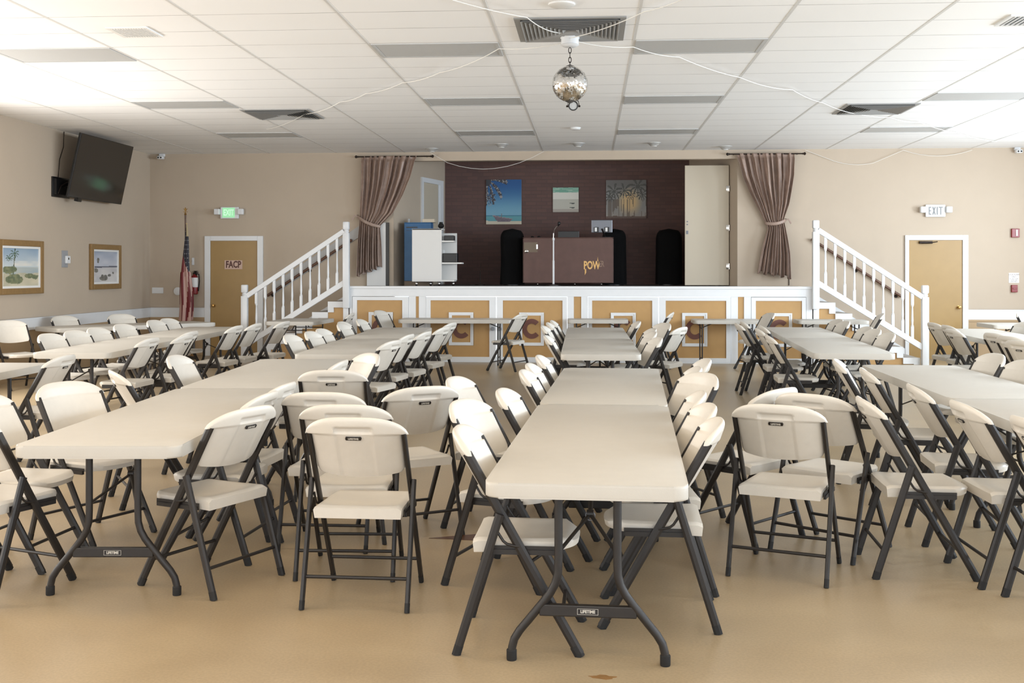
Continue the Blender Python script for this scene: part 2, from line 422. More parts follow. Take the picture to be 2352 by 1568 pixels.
def c_letter(g,cx,cz,r0,r1,y0,y1):
    n=22; a0=R(42); pts_o=[];pts_i=[]
    for k in range(n+1):
        a=a0+(2*PI-2*a0)*k/n
        pts_o.append((cx+r1*math.cos(a)*.93,cz+r1*math.sin(a))); pts_i.append((cx+r0*math.cos(a)*.93,cz+r0*math.sin(a)))
    b=g.bm; V=[[b.verts.new((x,y,z)) for x,z in P] for P in (pts_o,pts_i) for y in (y0,y1)]
    of,ob,jf,jb=V
    for k in range(n):
        b.faces.new((of[k],of[k+1],jf[k+1],jf[k])); b.faces.new((of[k],ob[k],ob[k+1],of[k+1])); b.faces.new((jf[k],jf[k+1],jb[k+1],jb[k]))
    b.faces.new((of[0],jf[0],jb[0],ob[0])); b.faces.new((of[n],ob[n],jb[n],jf[n]))
bays=[(-3.985,-3.025,-3.904,-3.136,-3.50),(-2.739,-1.557,-2.658,-1.671,-2.145),(-1.553,-.374,-1.446,-.454,-.968),(-.036,1.129,.036,1.024,.549),(1.133,2.308,1.245,2.231,1.718),(2.633,3.524,2.71,3.454,3.09)]
for i,(a,b,ta,tb,fx) in enumerate(bays):
    g=G(); e=.005; y0,y1=SY-.006,SY+.034
    g.box(a+e,ta,y0,y1,.02,1.088); g.box(tb,b-e,y0,y1,.02,1.088); g.box(ta,tb,y0,y1,1.03,1.088); g.box(ta,tb,y0,y1,.02,.088)
    dr=g.build('cupboard_door',M_white,stage,smooth=False)
    g=G(); g.box(ta-.01,tb+.01,SY+.012,SY+.03,.08,1.04); g.build('door_panel',M_tan,dr,smooth=False)
    g=G(); x0,x1,z0,z1=fx-.205,fx+.205,.28,.83
    for w,t in ((.022,.022),(.05,.012)):
        for q in ((x0,x0+w,z0,z1),(x1-w,x1,z0,z1),(x0+w,x1-w,z0,z0+w),(x0+w,x1-w,z1-w,z1)): g.box(q[0],q[1],SY+.012-t,SY+.013,q[2],q[3])
    g.build('square_moulding',M_white,dr,smooth=False)
    g=G(); c_letter(g,fx+.005,.56,.088,.166,SY-.004,SY+.013); g.build('letter_c',M_letterbrown,dr,smooth=False)
    if i in (1,2):
        kx=b-.06 if i==1 else a+.055
        g=G(); g.lathe([(.032,0),(.034,-.006),(.02,-.01),(.014,-.02),(.03,-.026),(.03,-.034),(.012,-.04)],18,(kx,SY-.006,.556),axis='y'); g.build('door_knob',M_grey,dr)

# ------------------------------------------------------------------ stairs at both ends of the stage
def stairs(right):
    mx=(lambda x:x) if right else (lambda x:-.41-x)
    side='right' if right else 'left'
    st=thing('stair_flight','flight of stairs with white zigzag edge at the %s end of the stage'%side,'stairs',(0,0,0))
    st['kind']='structure'
    xs=[3.62+.02,3.992,4.262,4.532,4.802,5.072,5.342]; zs=[1.005-.1785*k for k in range(6)]
    # tan side infill + zigzag band
    top=[(xs[0],zs[0])]
    for k in range(6): top+= [(xs[k],zs[k]),(xs[k+1],zs[k])]
    poly=[(mx(xs[0]),0)]+[(mx(x),z-.02) for x,z in top[1:]]+[(mx(xs[6]),0)]
    g=G(); g.prism(poly,'y',SY+.03,SY+.05); g.build('side_panel',M_tan,st,smooth=False)
    g=G(); w=.1
    for k in range(6):
        g.box(mx(xs[k]),mx(xs[k+1]),SY,SY+.03,zs[k]-w,zs[k])
        if k<5: g.box(mx(xs[k+1]-w),mx(xs[k+1]),SY,SY+.03,zs[k+1]-.002,zs[k]-w+.001)
        else: g.box(mx(xs[k+1]-w),mx(xs[k+1]),SY,SY+.03,0,zs[k]-w)
    g.box(mx(xs[0]),mx(xs[0]+.09),SY,SY+.03,0,zs[0]-w)
    g.build('zigzag_stringer',M_white,st,smooth=False)
    for k in range(6):
        g=G(); g.box(mx(xs[k]-.0),mx(xs[k+1]),SY+.05,YB-.03,zs[k]-.035,zs[k]-.004,bev=.004); g.build('tread',M_tread,st,smooth=False)
        zt=(SZ-.04 if k==0 else zs[k-1]-.035)
    for k in range(6):
        zt=zs[k]-.035; zb=(zs[k+1]-.004 if k<5 else 0)
        g=G(); g.box(mx(xs[k+1]-.03),mx(xs[k+1]-.012),SY+.05,YB-.03,zb,zt); g.build('riser',M_tan if k>=2 else M_white,st,smooth=False)
    # wall skirting that follows the flight
    poly=[(mx(3.70),.98),(mx(3.70),1.22),(mx(5.42),.17),(mx(5.42),0.01),(mx(5.2),.01)]
    g=G(); g.prism(poly,'y',YB-.024,YB-.004); g.build('wall_skirting',M_white,st,smooth=False)
    # railing
    rl=thing('stair_railing','white turned-baluster railing of the stairs at the %s end of the stage'%side,'railing',(mx(3.664),SY-.056,0))
    ox=mx(3.664)
    def nx(x): return mx(x)-ox
    def newel(x,z0,z1):
        g=G(); h=.052
        g.box(nx(x)-h,nx(x)+h,-.052,.052,z0,z1-.21,bev=.006)
        g.box(nx(x)-h,nx(x)+h,-.052,.052,z1-.155,z1-.02,bev=.018)
        g.lathe([(.048,z1-.215),(.040,z1-.2),(.050,z1-.185),(.040,z1-.168),(.048,z1-.15)],20,(nx(x),0,0))
        return g.build('newel_post',M_white,rl)
    newel(3.664,.9,2.366); newel(5.40,0,1.309)
    y=0.0; th=.0
    def sl(p0,p1,hh,ww,name):
        g=G(); a=Vector((nx(p0[0]),0,p0[1])); b=Vector((nx(p1[0]),0,p1[1])); t=(b-a).normalized(); n=Vector((-t.z,0,t.x))
        poly=[]
        for p,s in ((a,1),(b,1),(b,-1),(a,-1)): q=p+n*(hh*s); poly.append((q.x,q.z))
        g.prism(poly,'y',-ww,ww,bev=.006); return g.build(name,M_white,rl,smooth=False)
    sl((3.70,2.187),(5.36,1.096),.04,.034,'top_rail'); sl((3.70,1.32),(5.36,.286),.045,.026,'bottom_rail')
    for k in range(10):
        x=3.82+.1533*k
        zt=2.174-(x-3.72)*(1.063/1.617)-.03; zb=1.308-(x-3.72)*(1.008/1.617)+.035; L=zt-zb
        g=G(); h=.021
        g.box(nx(x)-h,nx(x)+h,-h,h,zb-.02,zb+.2); g.box(nx(x)-h,nx(x)+h,-h,h,zt-.2,zt+.02)
        g.lathe([(.021,zb+.19),(.024,zb+.21),(.015,zb+.235),(.02,zb+.30),(.0165,zb+L*.5),(.0125,zt-.235),(.022,zt-.215),(.021,zt-.19)],12,(nx(x),0,0),cap=False)
        g.build('baluster',M_white,rl)
    # handrail on the wall
    g=G(); a=(mx(3.80),YB-.05,2.07); b=(mx(5.33),YB-.05,1.075)
    g.tube([a,b],.024,10)
    hr=tag(g.build('wall_handrail',M_darkwood),'dark wooden handrail on the wall above the %s stage stairs'%side,'handrail')
    for f in (.06,.5,.94):
        g=G(); p=Vector(a).lerp(Vector(b),f); g.tube([p+Vector((0,.005,-.02)),p+Vector((0,.02,-.05)),p+Vector((0,.05,-.05))],.008); g.lathe([(.03,.05),(.03,.044)],12,(p.x,p.y,p.z-.05),axis='y'); g.build('rail_bracket',M_iron,hr)
    if not right:
        g=G(); a2,b2=(mx(3.66),2.33),(mx(5.25),1.28)
        g.prism([(a2[0],a2[1]),(b2[0],b2[1]),(b2[0],b2[1]-.2),(a2[0],a2[1]-.2)],'y',YB-.02,YB-.002); g.build('backing_board',M_tread,hr,smooth=False)
stairs(True); stairs(False)

# ------------------------------------------------------------------ wall pictures
def smooth(a,b,x):
    t=max(0,min(1,(x-a)/(b-a))); return t*t*(3-2*t)
def mix(a,b,t): return tuple(x+(y-x)*t for x,y in zip(a,b))
def hsh(i,j,k=0):
    v=math.sin(i*127.1+j*311.7+k*74.7)*43758.5453; return v-math.floor(v)
def vn(x,y,k=0):
    i,j=math.floor(x),math.floor(y); fx,fy=x-i,y-j; fx=fx*fx*(3-2*fx); fy=fy*fy*(3-2*fy)
    return (hsh(i,j,k)*(1-fx)+hsh(i+1,j,k)*fx)*(1-fy)+(hsh(i,j+1,k)*(1-fx)+hsh(i+1,j+1,k)*fx)*fy
def palm(u,v,cx,cy,r,n=7,k=0):
    dx,dy=u-cx,v-cy; d=math.hypot(dx,dy)
    if d>r: return False
    a=math.atan2(dy+d*d*.9/r*.5,dx); return abs(math.sin(a*n/2+k))>.55+.4*d/r or d<r*.18
def p_beach(u,v):   # blue sky, boat on the sand
    c=mix((120,172,196),(30,88,148),smooth(.2,.95,v))
    if v<.185: c=(96,160,170)
    if v<.20 and v>.185: c=(40,110,140)
    if v<.075+.04*u*0: c=(206,196,176)
    if v<.05+.03*(1-u): c=(212,202,182)
    bx=(u-.17)/.58
    if 0<bx<1:
        top=.205-.085*bx+.02*(bx-.5)**2; bot=max(.055,.205-.55*bx)+max(0,bx-.86)*.45
        if bot<v<top: c=(150,136,140) if v>top-.016 else (112,102,114) if vn(u*30,v*60)>.35 else (128,116,124)
        if abs(bx-.45)<.012 and .12<v<.24: c=(120,110,110)
    if palm(u,v,.05,.97,.55,9) or palm(u,v,.08,.60,.2,11,1): c=(66,66,74) if vn(u*40,v*40)>.35 else (150,150,150)
    if u<.1 and v>.85: c=(60,62,70)
    return c
def p_sand(u,v):
    c=(196,194,182)
    if v>.80: c=(120,172,152) if vn(u*6,v*60)>.45 else (160,196,178)
    elif v>.52: c=(226,224,214)
    elif v<.12: c=(176,168,158)
    for y in (.355,.18):
        if ((u-.78)/.075)**2+((v-y)/.026)**2<1 or (abs(u-.7)<.06 and abs(v-y)<.008): c=(78,84,80)
    return c
def p_palms(u,v):
    c=mix((150,150,148),(120,118,116),smooth(.6,.9,v))
    g=max(0,1-math.hypot((u-.58)/.34,(v-.42)/.42))
    c=mix(c,(226,196,146),min(1,g*1.7)); c=mix(c,(176,164,154),smooth(.35,.05,v)*.5)
    if .03<v<.5 and vn(u*34,v*2.2)>.62: c=mix(c,(104,90,80),.65)
    for cx,cy,r in ((.2,.70,.22),(.45,.72,.2),(.79,.83,.24),(.9,.62,.16),(.1,.56,.15),(.62,.6,.12)):
        if palm(u,v,cx,cy,r,9,cx*7): c=(92,92,88)
    if v<.04+.03*vn(u*9,3): c=(110,90,80)
    return c
def p_dunes(u,v):
    c=mix((196,204,206),(150,170,188),smooth(.45,1,v)+.3*(vn(u*5,v*7)-.5))
    if v<.5: c=mix((150,168,178),(188,190,180),vn(u*3,v*16))
    if abs(v-.60)<.06 and u>.3: c=mix(c,(224,220,210),vn(u*8,v*14))
    if v<.30+.06*vn(u*4,1): c=mix((176,172,150),(206,196,170),vn(u*7,v*9))
    for cx,cy,r in ((.34,.86,.12),(.2,.74,.1)):
        if palm(u,v,cx,cy,r,9,1): c=(74,98,78)
    if abs(u-(.27+.09*v))<.012 and .28<v<.84: c=(96,104,86)
    for cx,cy,rx,ry in ((.2,.42,.2,.1),(.33,.2,.24,.13),(.75,.27,.13,.07),(.92,.24,.08,.06)):
        if ((u-cx)/rx)**2+((v-cy)/ry)**2<.5+.9*vn(u*14,v*14): c=mix((92,104,80),(136,138,104),vn(u*22,v*22))
    return c
def p_grey(u,v):
    c=mix((206,206,212),(150,160,178),vn(u*4,v*6)*.6+smooth(.5,1,v)*.4)
    if v<.52: c=mix((188,186,188),(214,210,206),vn(u*5,v*8))
    if abs(v-.49-.02*u)<.022 and vn(u*9,2)>.25: c=(98,100,112)
    for cx,cy,rx,ry in ((.1,.38,.13,.07),(.42,.15,.18,.1),(.66,.22,.07,.05),(.82,.3,.04,.04),(.2,.72,.05,.09)):
        if ((u-cx)/rx)**2+((v-cy)/ry)**2<.4+.9*vn(u*16,v*16): c=mix((86,88,84),(140,136,128),vn(u*20,v*20))
    return c
def canvas(name,label,x0,x1,z0,z1,y,fn,nu,nv):
    g=G(); g.box(x0,x1,y-.035,y-.002,z0,z1,bev=.004)
    o=g.build(name,M_whitem,smooth=False)
    tag(o,label,'painting')
    h=G(); h.grid(lambda u,v:(x0+u*(x1-x0),y-.0365,z0+v*(z1-z0)),nu,nv,colfn=fn,flip=False); h.build('picture',M_paint,o,smooth=False)
    return o
canvas('canvas_painting','tall blue canvas of a beached boat under palms, on the dark brick stage wall',-2.037,-1.34,2.434,3.311,BY,p_beach,56,70)
canvas('canvas_painting','small square canvas of pale sand and green surf, middle of the brick stage wall',-.724,-.221,2.669,3.149,BY,p_sand,40,40)
canvas('canvas_painting','canvas of grey palms before a golden glow, right on the brick stage wall',.314,1.093,2.545,3.289,BY,p_palms,64,60)
def framed(label,y0,y1,z0,z1,fn,nu,nv,fw):
    t=thing('framed_painting',label,'painting',(XL,(y0+y1)/2,z0))
    h=(y1-y0)/2; H=z1-z0
    g=G()
    for q in ((-h,-h+fw,0,H),(h-fw,h,0,H),(-h+fw,h-fw,0,fw),(-h+fw,h-fw,H-fw,H)): g.box(.002,.05,*q,bev=.008)
    g.build('frame',M_gold,t,smooth=False)
    g=G(); l=.032; a=fw-.002
    for q in ((-h+a,-h+a+l,a,H-a),(h-a-l,h-a,a,H-a),(-h+a+l,h-a-l,a,a+l),(-h+a+l,h-a-l,H-a-l,H-a)): g.box(.004,.036,*q)
    g.build('liner',M_whitem,t,smooth=False)
    g=G(); b=a+l-.003; g.grid(lambda u,v:(.02,-h+b+u*2*(h-b),b+v*(H-2*b)),nu,nv,colfn=fn); g.build('picture',M_paint,t,smooth=False)
framed('gilt framed painting of palms and dunes by the sea, leftmost on the left wall',14.22,15.435,1.20,1.95,p_dunes,60,60,.085)
framed('gilt framed painting of a grey misty shore, nearer the corner on the left wall',16.963,18.081,1.225,1.95,p_grey,56,60,.085)

# ------------------------------------------------------------------ left wall and far wall fittings
t=thing('thermostat','white thermostat on a grey backplate between the two framed paintings','thermostat',(XL,16.15,1.575))
g=G(); g.box(-.004,.012,-.09,.09,0,.254,bev=.003); g.build('backplate',M_grey,t,smooth=False)
g=G(); g.box(.012,.045,-.02,.11,.06,.175,bev=.008); g.box(.045,.046,.025,.06,.11,.15); g.build('controller',[M_white],t,smooth=False)
g=G(); g.box(.0455,.047,.03,.06,.115,.148); g.build('display',M_screen,t,smooth=False)
# television
tv=thing('television','large dark television tilted down from an arm high on the left wall','television',(-7.585,16.72,3.085))
tm=Matrix.Rotation(R(12.5),4,'Y')
g=G(); g.box(-.018,.018,-.935,.935,-.485,.485,bev=.005); bmesh.ops.transform(g.bm,matrix=tm,verts=g.bm.verts); g.build('housing',M_blackpl,tv,smooth=False)
g=G(); g.box(.0182,.020,-.92,.92,-.468,.472); bmesh.ops.transform(g.bm,matrix=tm,verts=g.bm.verts); g.build('screen',M_screen,tv,smooth=False)
g=G(); g.box(-.319,-.29,-.98,-.45,-.47,-.17,bev=.006); g.box(-.29,-.25,-.95,-.55,-.43,-.2); g.tube([(-.27,-.75,-.3),(-.16,-.45,-.2),(-.03,-.2,-.05)],.03); g.tube([(-.27,-.65,-.3),(-.2,-.3,-.2),(-.03,-.1,-.05)],.025); g.build('wall_arm',M_blackpl,tv)
g=G(); g.box(-.03,.03,-.62,-.5,-.53,-.47); bmesh.ops.transform(g.bm,matrix=tm,verts=g.bm.verts); g.build('sensor',M_blackpl,tv)
g=G(); g.tube([(-.30,-.80,-.2),(-.305,-.74,.1),(-.305,-.62,.3),(-.305,-.60,.53)],.006,6); g.tube([(-.25,-.9,-.42),(-.23,-.85,-.3),(-.2,-.65,-.22),(-.1,-.45,-.15)],.008,6); g.build('cable',M_iron,tv)
# plates
g=G(); g.box(-7.86,-7.65,YB-.012,YB-.001,1.115,1.222,bev=.004); tag(g.build('wall_plate',M_white,smooth=False),'wide white blank plate low on the far wall near the left corner','wall plate')
g=G(); g.lathe([(.072,-.001),(.072,-.02),(.05,-.03),(.02,-.032)],24,(-7.385,YB,1.155),axis='y'); tag(g.build('outlet_cover',M_white),'round white cover on the far wall just left of the flag','wall plate')
g=G(); g.box(-7.128,-7.085,YB-.012,YB-.001,1.625,1.755,bev=.003); g.box(-7.112,-7.10,YB-.02,YB-.012,1.67,1.71); tag(g.build('light_switch',M_white,smooth=False),'narrow white light switch on the far wall right of the flag','light switch')
g=G(); sx,sy=on_left(.62,.002); wallbox(g,.60,.66,.001,.014,2.36,2.47); tag(g.build('light_switch',M_white,smooth=False),'white light switch on the stage side wall beside the left curtain','light switch')
# fire extinguisher
t=thing('fire_extinguisher','red fire extinguisher with white label hung on the far wall behind the flag','fire extinguisher',(-7.055,YB-.085,1.10))
g=G(); g.lathe([(.05,0),(.066,.012),(.068,.03),(.068,.29),(.055,.325),(.024,.345),(.02,.36)],20); g.build('cylinder',M_red,t)
g=G(); g.lathe([(.0695,.13),(.0695,.30)],20,cap=False); g.build('paper_label',M_whitem,t)
g=G(); g.lathe([(.02,.36),(.026,.37),(.02,.39)],12); g.box(-.01,.075,-.012,.012,.385,.40,bev=.003); g.box(-.01,.07,-.01,.01,.41,.42,bev=.003); g.build('valve_handle',M_iron,t)
g=G(); g.tube([(.02,0,.375),(.085,0,.36),(.095,0,.24),(.08,0,.1),(.075,0,.06)],.011); g.build('hose',M_rubber,t)
g=G(); g.box(-.02,.02,.062,.089,.1,.42); g.build('wall_hook',M_iron,t,smooth=False)
# flag on its pole
fl=thing('flag_on_stand','furled United States flag on a pole beside the left door','flag',(-7.07,18.98,0))
g=G(); g.lathe([(.16,0),(.16,.02),(.12,.045),(.04,.07),(.03,.11)],24); g.build('base',M_bronze,fl)
g=G(); g.tube([(0,0,.1),(-.02,0,2.52)],.014,10); g.build('pole',M_darkwood,fl)
g=G(); g.lathe([(.014,2.50),(.024,2.515),(.014,2.53),(.008,2.55)],10,(-.02,0,0)); g.box(-.055,.015,-.012,.012,2.552,2.562); g.prism([(-.06,2.62),(-.02,2.56),(.02,2.62),(0,2.60),(-.02,2.64),(-.04,2.60)],'y',-.008,.008); g.build('eagle_finial',M_bronze,fl)
def fl_pt(u,v):
    z=.64+1.72*v+ (0.05*abs(u-.5)*(1-v))
    rad=.016+.070*min(1,(1-v)*1.4)+(.012 if v<.5 else 0)
    a=R(-175+350*u); f=1+.28*math.sin(u*2*PI*5+v*3)*(1-v*.7)
    x=rad*math.sin(a)*f*1.05-.01+.012*math.sin(v*9); y=-rad*math.cos(a)*f*.75
    return (x,y,z)
def fl_col(u,v):
    if v>.99: return (190,160,110)
    if v>.60+.10*math.sin(u*PI*2):
        if v>.86 and u>.5: return (168,150,116)
        i,j=int(u*60),int(v*110)
        if j%5==0 and (i+(3 if (j//5)%2 else 0))%6==0: return (205,200,196)
        return (30,28,40)
    s=u*10+ (1-v)*(3.2 if u>.52 else .5)
    return (104,18,24) if math.floor(s)%2==0 else (182,146,135)
g=G(); g.grid(fl_pt,60,110,colfn=fl_col); g.build('flag_cloth',M_paint,fl,angle=180)
# exit signs
def exit_letters(g,y,cx):
    h=.068; w=.045; t=.018; y0,y1=y,y+.003
    def bar(x0,x1,z0,z1): g.box(cx+x0,cx+x1,y0,y1,z0,z1)
    x=-.118
    bar(x,x+t,-h,h); bar(x+t,x+w,h-t,h); bar(x+t,x+w*.9,-t/2,t/2); bar(x+t,x+w,-h,-h+t)
    x=-.060; W=.062
    k=t*1.15
    g.prism([(cx+x,h),(cx+x+k,h),(cx+x+W,-h),(cx+x+W-k,-h)],'y',y0,y1)
    g.prism([(cx+x+W-k,h),(cx+x+W,h),(cx+x+k,-h),(cx+x,-h)],'y',y0-.0006,y1)
    x=.016; bar(x,x+t,-h,h)
    x=.048; bar(x,x+.07,h-t,h); bar(x+.026,x+.026+t,-h,h-t)
def exit_sign(x,z,label,green):
    t=thing('exit_sign',label,'exit sign',(x,YB,z))
    g=G(); g.box(-.165,.165,-.055,-.001,-.105,.105,bev=.012); g.build('housing',M_white,t,smooth=False)
    if green:
        g=G(); g.box(-.125,.10,-.0585,-.054,-.085,.09); g.build('lit_face',M_green,t,smooth=False)
        g=G(); g.text('EXIT',.15,front(-.012,-.0592,0),0,sx=.62,ext=.0005,bold=.003); g.build('lettering',M_signtxt,t,smooth=False)
    else:
        g=G(); exit_letters(g,-.057,.0); g.build('lettering',M_exittxt,t,smooth=False)
    for s in(-1,1):
        g=G(); g.box(s*.215-.05,s*.215+.05,-.12,-.03,-.035,.07,bev=.014); 
        for k in range(3): g.box(s*.215-.036+.026*k,s*.215-.02+.026*k,-.123,-.119,-.02,.055)
        g.tube([(s*.16,-.03,0),(s*.215,-.05,-.02)],.012); g.build('emergency_lamp',M_white,t,smooth=False)
exit_sign(-6.425,2.557,'green lit exit sign with two lamps above the left ochre door',True)
exit_sign(5.89,2.548,'white exit sign with grey letters and two lamps above the right ochre door',False)
# alarm devices
t=thing('fire_strobe','red fire alarm strobe high on the far wall near the right edge','fire alarm',(7.22,YB,2.165))
g=G(); g.box(-.065,.065,-.05,.004,-.075,.075,bev=.006); g.build('body',M_red,t,smooth=False)
g=G(); g.box(0,.03,-.062,-.05,-.05,.055,bev=.004); g.build('lens',M_whitem,t,smooth=False)
t=thing('fire_pull_station','small red fire alarm pull station under the notice at right','fire alarm',(7.205,YB,1.22))
g=G(); g.box(-.05,.05,-.045,.004,-.062,.062,bev=.006); g.build('body',M_red,t,smooth=False)
g=G(); g.box(-.032,.032,-.056,-.045,-.012,.012,bev=.003); g.build('pull_bar',M_red,t,smooth=False)
t=thing('alarm_notice','white notice about the local alarm on the far wall at right','sign',(7.205,YB,1.402))
g=G(); g.box(-.085,.085,-.006,-.001,-.085,.085); g.build('plate',M_whitem,t,smooth=False)
g=G()
for s,z,tt in ((.036,.055,'LOCAL ALARM'),(.036,.018,'ONLY'),(.026,-.015,'IN CASE OF FIRE'),(.026,-.04,'NOTIFY FIRE'),(.026,-.064,'DEPARTMENT')): g.text(tt,s,front(0,-.0065,z),0,ext=.0004,sx=.72)
g.build('lettering',M_facpt,t,smooth=False)
# cameras
def seccam(x,label):
    t=thing('security_camera',label,'security camera',(x,YB-.02,ZC-.02))
    g=G(); g.box(-.05,.05,-.04,.019,-.03,.019,bev=.008); g.build('mount',M_white,t,smooth=False)
    g=G(); g.box(-.055,.055,-.13,-.02,-.085,-.025,bev=.02); g.build('housing',M_white,t)
    for s in(-1,1):
        g=G(); g.lathe([(.014,0),(.014,-.006)],12,(s*.024,-.129,-.058),axis='y'); g.build('lens',M_screen,t)
seccam(-7.665,'white security camera in the upper left corner of the far wall'); seccam(7.25,'white security camera high on the far wall near the right edge')

# ------------------------------------------------------------------ curtains
def interp(tab,z):
    if z>=tab[0][0]: return tab[0][1]
    for (z0,x0),(z1,x1) in zip(tab,tab[1:]):
        if z1<=z<=z0:
            t=(z0-z)/(z0-z1); return x0+(x1-x0)*t
    return tab[-1][1]
def curtain(label,Lt,Rt,zt,zbl,zbr,ztie,seed,rod,tie,flip):
    t=thing('tied_curtain',label,'curtain',((Lt[0][1]+Rt[0][1])/2,YB-.1,0)); ox,oy=t.location.x,t.location.y
    rnd=random.Random(seed); ph=[rnd.random()*6 for _ in range(6)]
    def fn(u,v):
        zb=zbl+(zbr-zbl)*u+.03*math.sin(u*26+seed)
        z=zb+(zt-zb)*v
        a=interp(Lt,z); b=interp(Rt,z); w=b-a
        d=abs(z-ztie); pin=math.exp(-(d/.28)**2)
        uu=u+.012*math.sin(u*31+ph[0])*(1-pin)
        x=a+w*uu
        fold=(math.sin(2*PI*9.5*u+ph[1]+1.1*math.sin(z*1.7+ph[2]))*.62+.28*math.sin(2*PI*17*u+ph[3]+z*1.2)+.3*math.sin(2*PI*4.2*u+ph[4]-z))
        amp=.062*(1-.5*pin)*(.55 if v>.97 else 1)
        y=.035-(.03+.03*pin)*math.sin(PI*u)-amp*(fold+.9)
        x+=.012*math.cos(2*PI*9.5*u+ph[1])*(1-pin)
        return (x-ox,y,z)
    g=G(); g.grid(fn,260,70); 
    cl=g.build('curtain_cloth',M_curtain,t,angle=180)
    md=cl.modifiers.new('thick','SOLIDIFY'); md.thickness=.004
    g=G(); g.tube([(rod[0]-ox,0,zt-.01),(rod[1]-ox,0,zt-.01)],.011,10)
    g.build('rod',M_iron,t)
    for x,s in ((rod[0],-1),(rod[1],1)):
        g=G(); g.lathe([(.012,0),(.018,.01*s),(.014,.02*s),(.026,.035*s),(.026,.05*s),(.01,.065*s)],12,(x-ox,0,zt-.01),axis='x'); g.build('finial',M_iron,t)
        g=G(); g.tube([(x-ox-s*.07,0,zt-.01),(x-ox-s*.07,.097,zt-.01)],.008); g.build('rod_bracket',M_iron,t)
    g=G(); n=26; P=[]
    for k in range(n+1):
        u=k/n; x=tie[0]+(tie[2]-tie[0])*u; z=tie[1]+(tie[3]-tie[1])*u-.03*math.sin(PI*u)
        P.append((x-ox,-.045-.075*math.sin(PI*u)**.6,z))
    g.tube(P,.008,8,r2=.026); 
    e=P[-1] if flip else P[0]; s=1 if flip else -1
    g.tube([e,(e[0]+s*.05,e[1]-.01,e[2]+.03),(e[0]+s*.10,e[1]-.01,e[2]-.05)],.006,6,r2=.016); g.tube([e,(e[0]+s*.03,e[1],e[2]+.03),(e[0]+s*.02,.09,e[2]+.04)],.006,6)
    g.build('tie_back',M_curtain,t)
LL=[(3.545,-4.03),(2.99,-4.03),(2.46,-4.06),(1.44,-4.10)]
LR=[(3.545,-3.06),(3.17,-3.164),(2.85,-3.30),(2.54,-3.47),(2.31,-3.70),(2.0,-3.69),(1.5,-3.68)]
curtain('mauve curtain tied back at the left side of the stage opening',LL,LR,3.545,1.43,1.60,2.40,3,(-4.08,-2.802),(-4.08,2.47,-3.68,2.30),False)
def xr(u): return 2.411+(u-1675)*.00743
def zr(v): return 1.535-(v-620)/132.4
RLt=[(zr(354),xr(1692)),(zr(405),xr(1705)),(zr(444),xr(1722)),(zr(483),xr(1742)),(zr(513),xr(1757)),(zr(524),xr(1761)),(zr(574),xr(1748)),(zr(630),xr(1738))]
RRt=[(zr(354),xr(1822)),(zr(405),xr(1820)),(zr(470),xr(1809)),(zr(505),xr(1798)),(zr(524),xr(1802)),(zr(585),xr(1811)),(zr(640),xr(1813))]
curtain('mauve curtain tied back on the wall right of the stage opening',RLt,RRt,zr(354),1.50,1.40,zr(511),5,(2.411,3.637),(xr(1755),zr(514),xr(1800),zr(508)),True)
# ceiling wires hanging at the stage front
def wire(name,label,pts,r=.004):
    P=[]
    for i in range(len(pts)-1):
        a,b=Vector(pts[i][:3]),Vector(pts[i+1][:3]); sag=pts[i+1][3] if len(pts[i+1])>3 else 0
        for k in range(8):
            q=k/8; p=a.lerp(b,q); p.z-=sag*4*q*(1-q); P.append(p)
    P.append(Vector(pts[-1][:3]))
    g=G(); g.tube(P,r,6); return tag(g.build(name,M_wire),label,'cord')

# ------------------------------------------------------------------ things on the stage
t=thing('white_panel','white panel with black edge standing upright behind the left curtain','panel',(-3.768,19.376,SZ))
g=G(); g.box(-.176,.165,-.015,.015,.0,1.12,bev=.004); g.build('board',M_whitem,t,smooth=False)
g=G(); g.box(.165,.222,-.018,.012,.0,1.12); g.build('edge_strip',M_blackpl,t,smooth=False)
g=G(); g.box(-.07,-.02,-.022,-.015,.26,.33,bev=.003); g.build('latch_plate',M_white,t,smooth=False)
t=thing('blue_box','tall blue box standing at the left end of the stage','box',(-3.06,19.66,SZ))
g=G(); g.box(-.24,.24,-.15,.15,.085,1.115,bev=.006); g.build('body',M_blue,t,smooth=False)
g=G(); g.box(-.24,.24,-.15,.15,0,.085); g.build('plinth',M_card,t,smooth=False)
g=G(); g.box(-.24,.24,-.15,.15,1.116,1.128,bev=.004); g.build('lid',M_blue,t,smooth=False)
g=G(); g.box(-.2,.0,-.154,-.15,1.03,1.05); g.box(-.2,-.05,-.154,-.15,.98,.985); g.build('printed_bar',M_blackpl,t,smooth=False)
g=G(); g.box(-.08,.14,-.13,.1,0,.06,bev=.004); o=g.build('small_carton',M_cream,smooth=False,loc=(-2.90,19.66,SZ+1.129)); tag(o,'pale carton lying on top of the tall blue box','box')
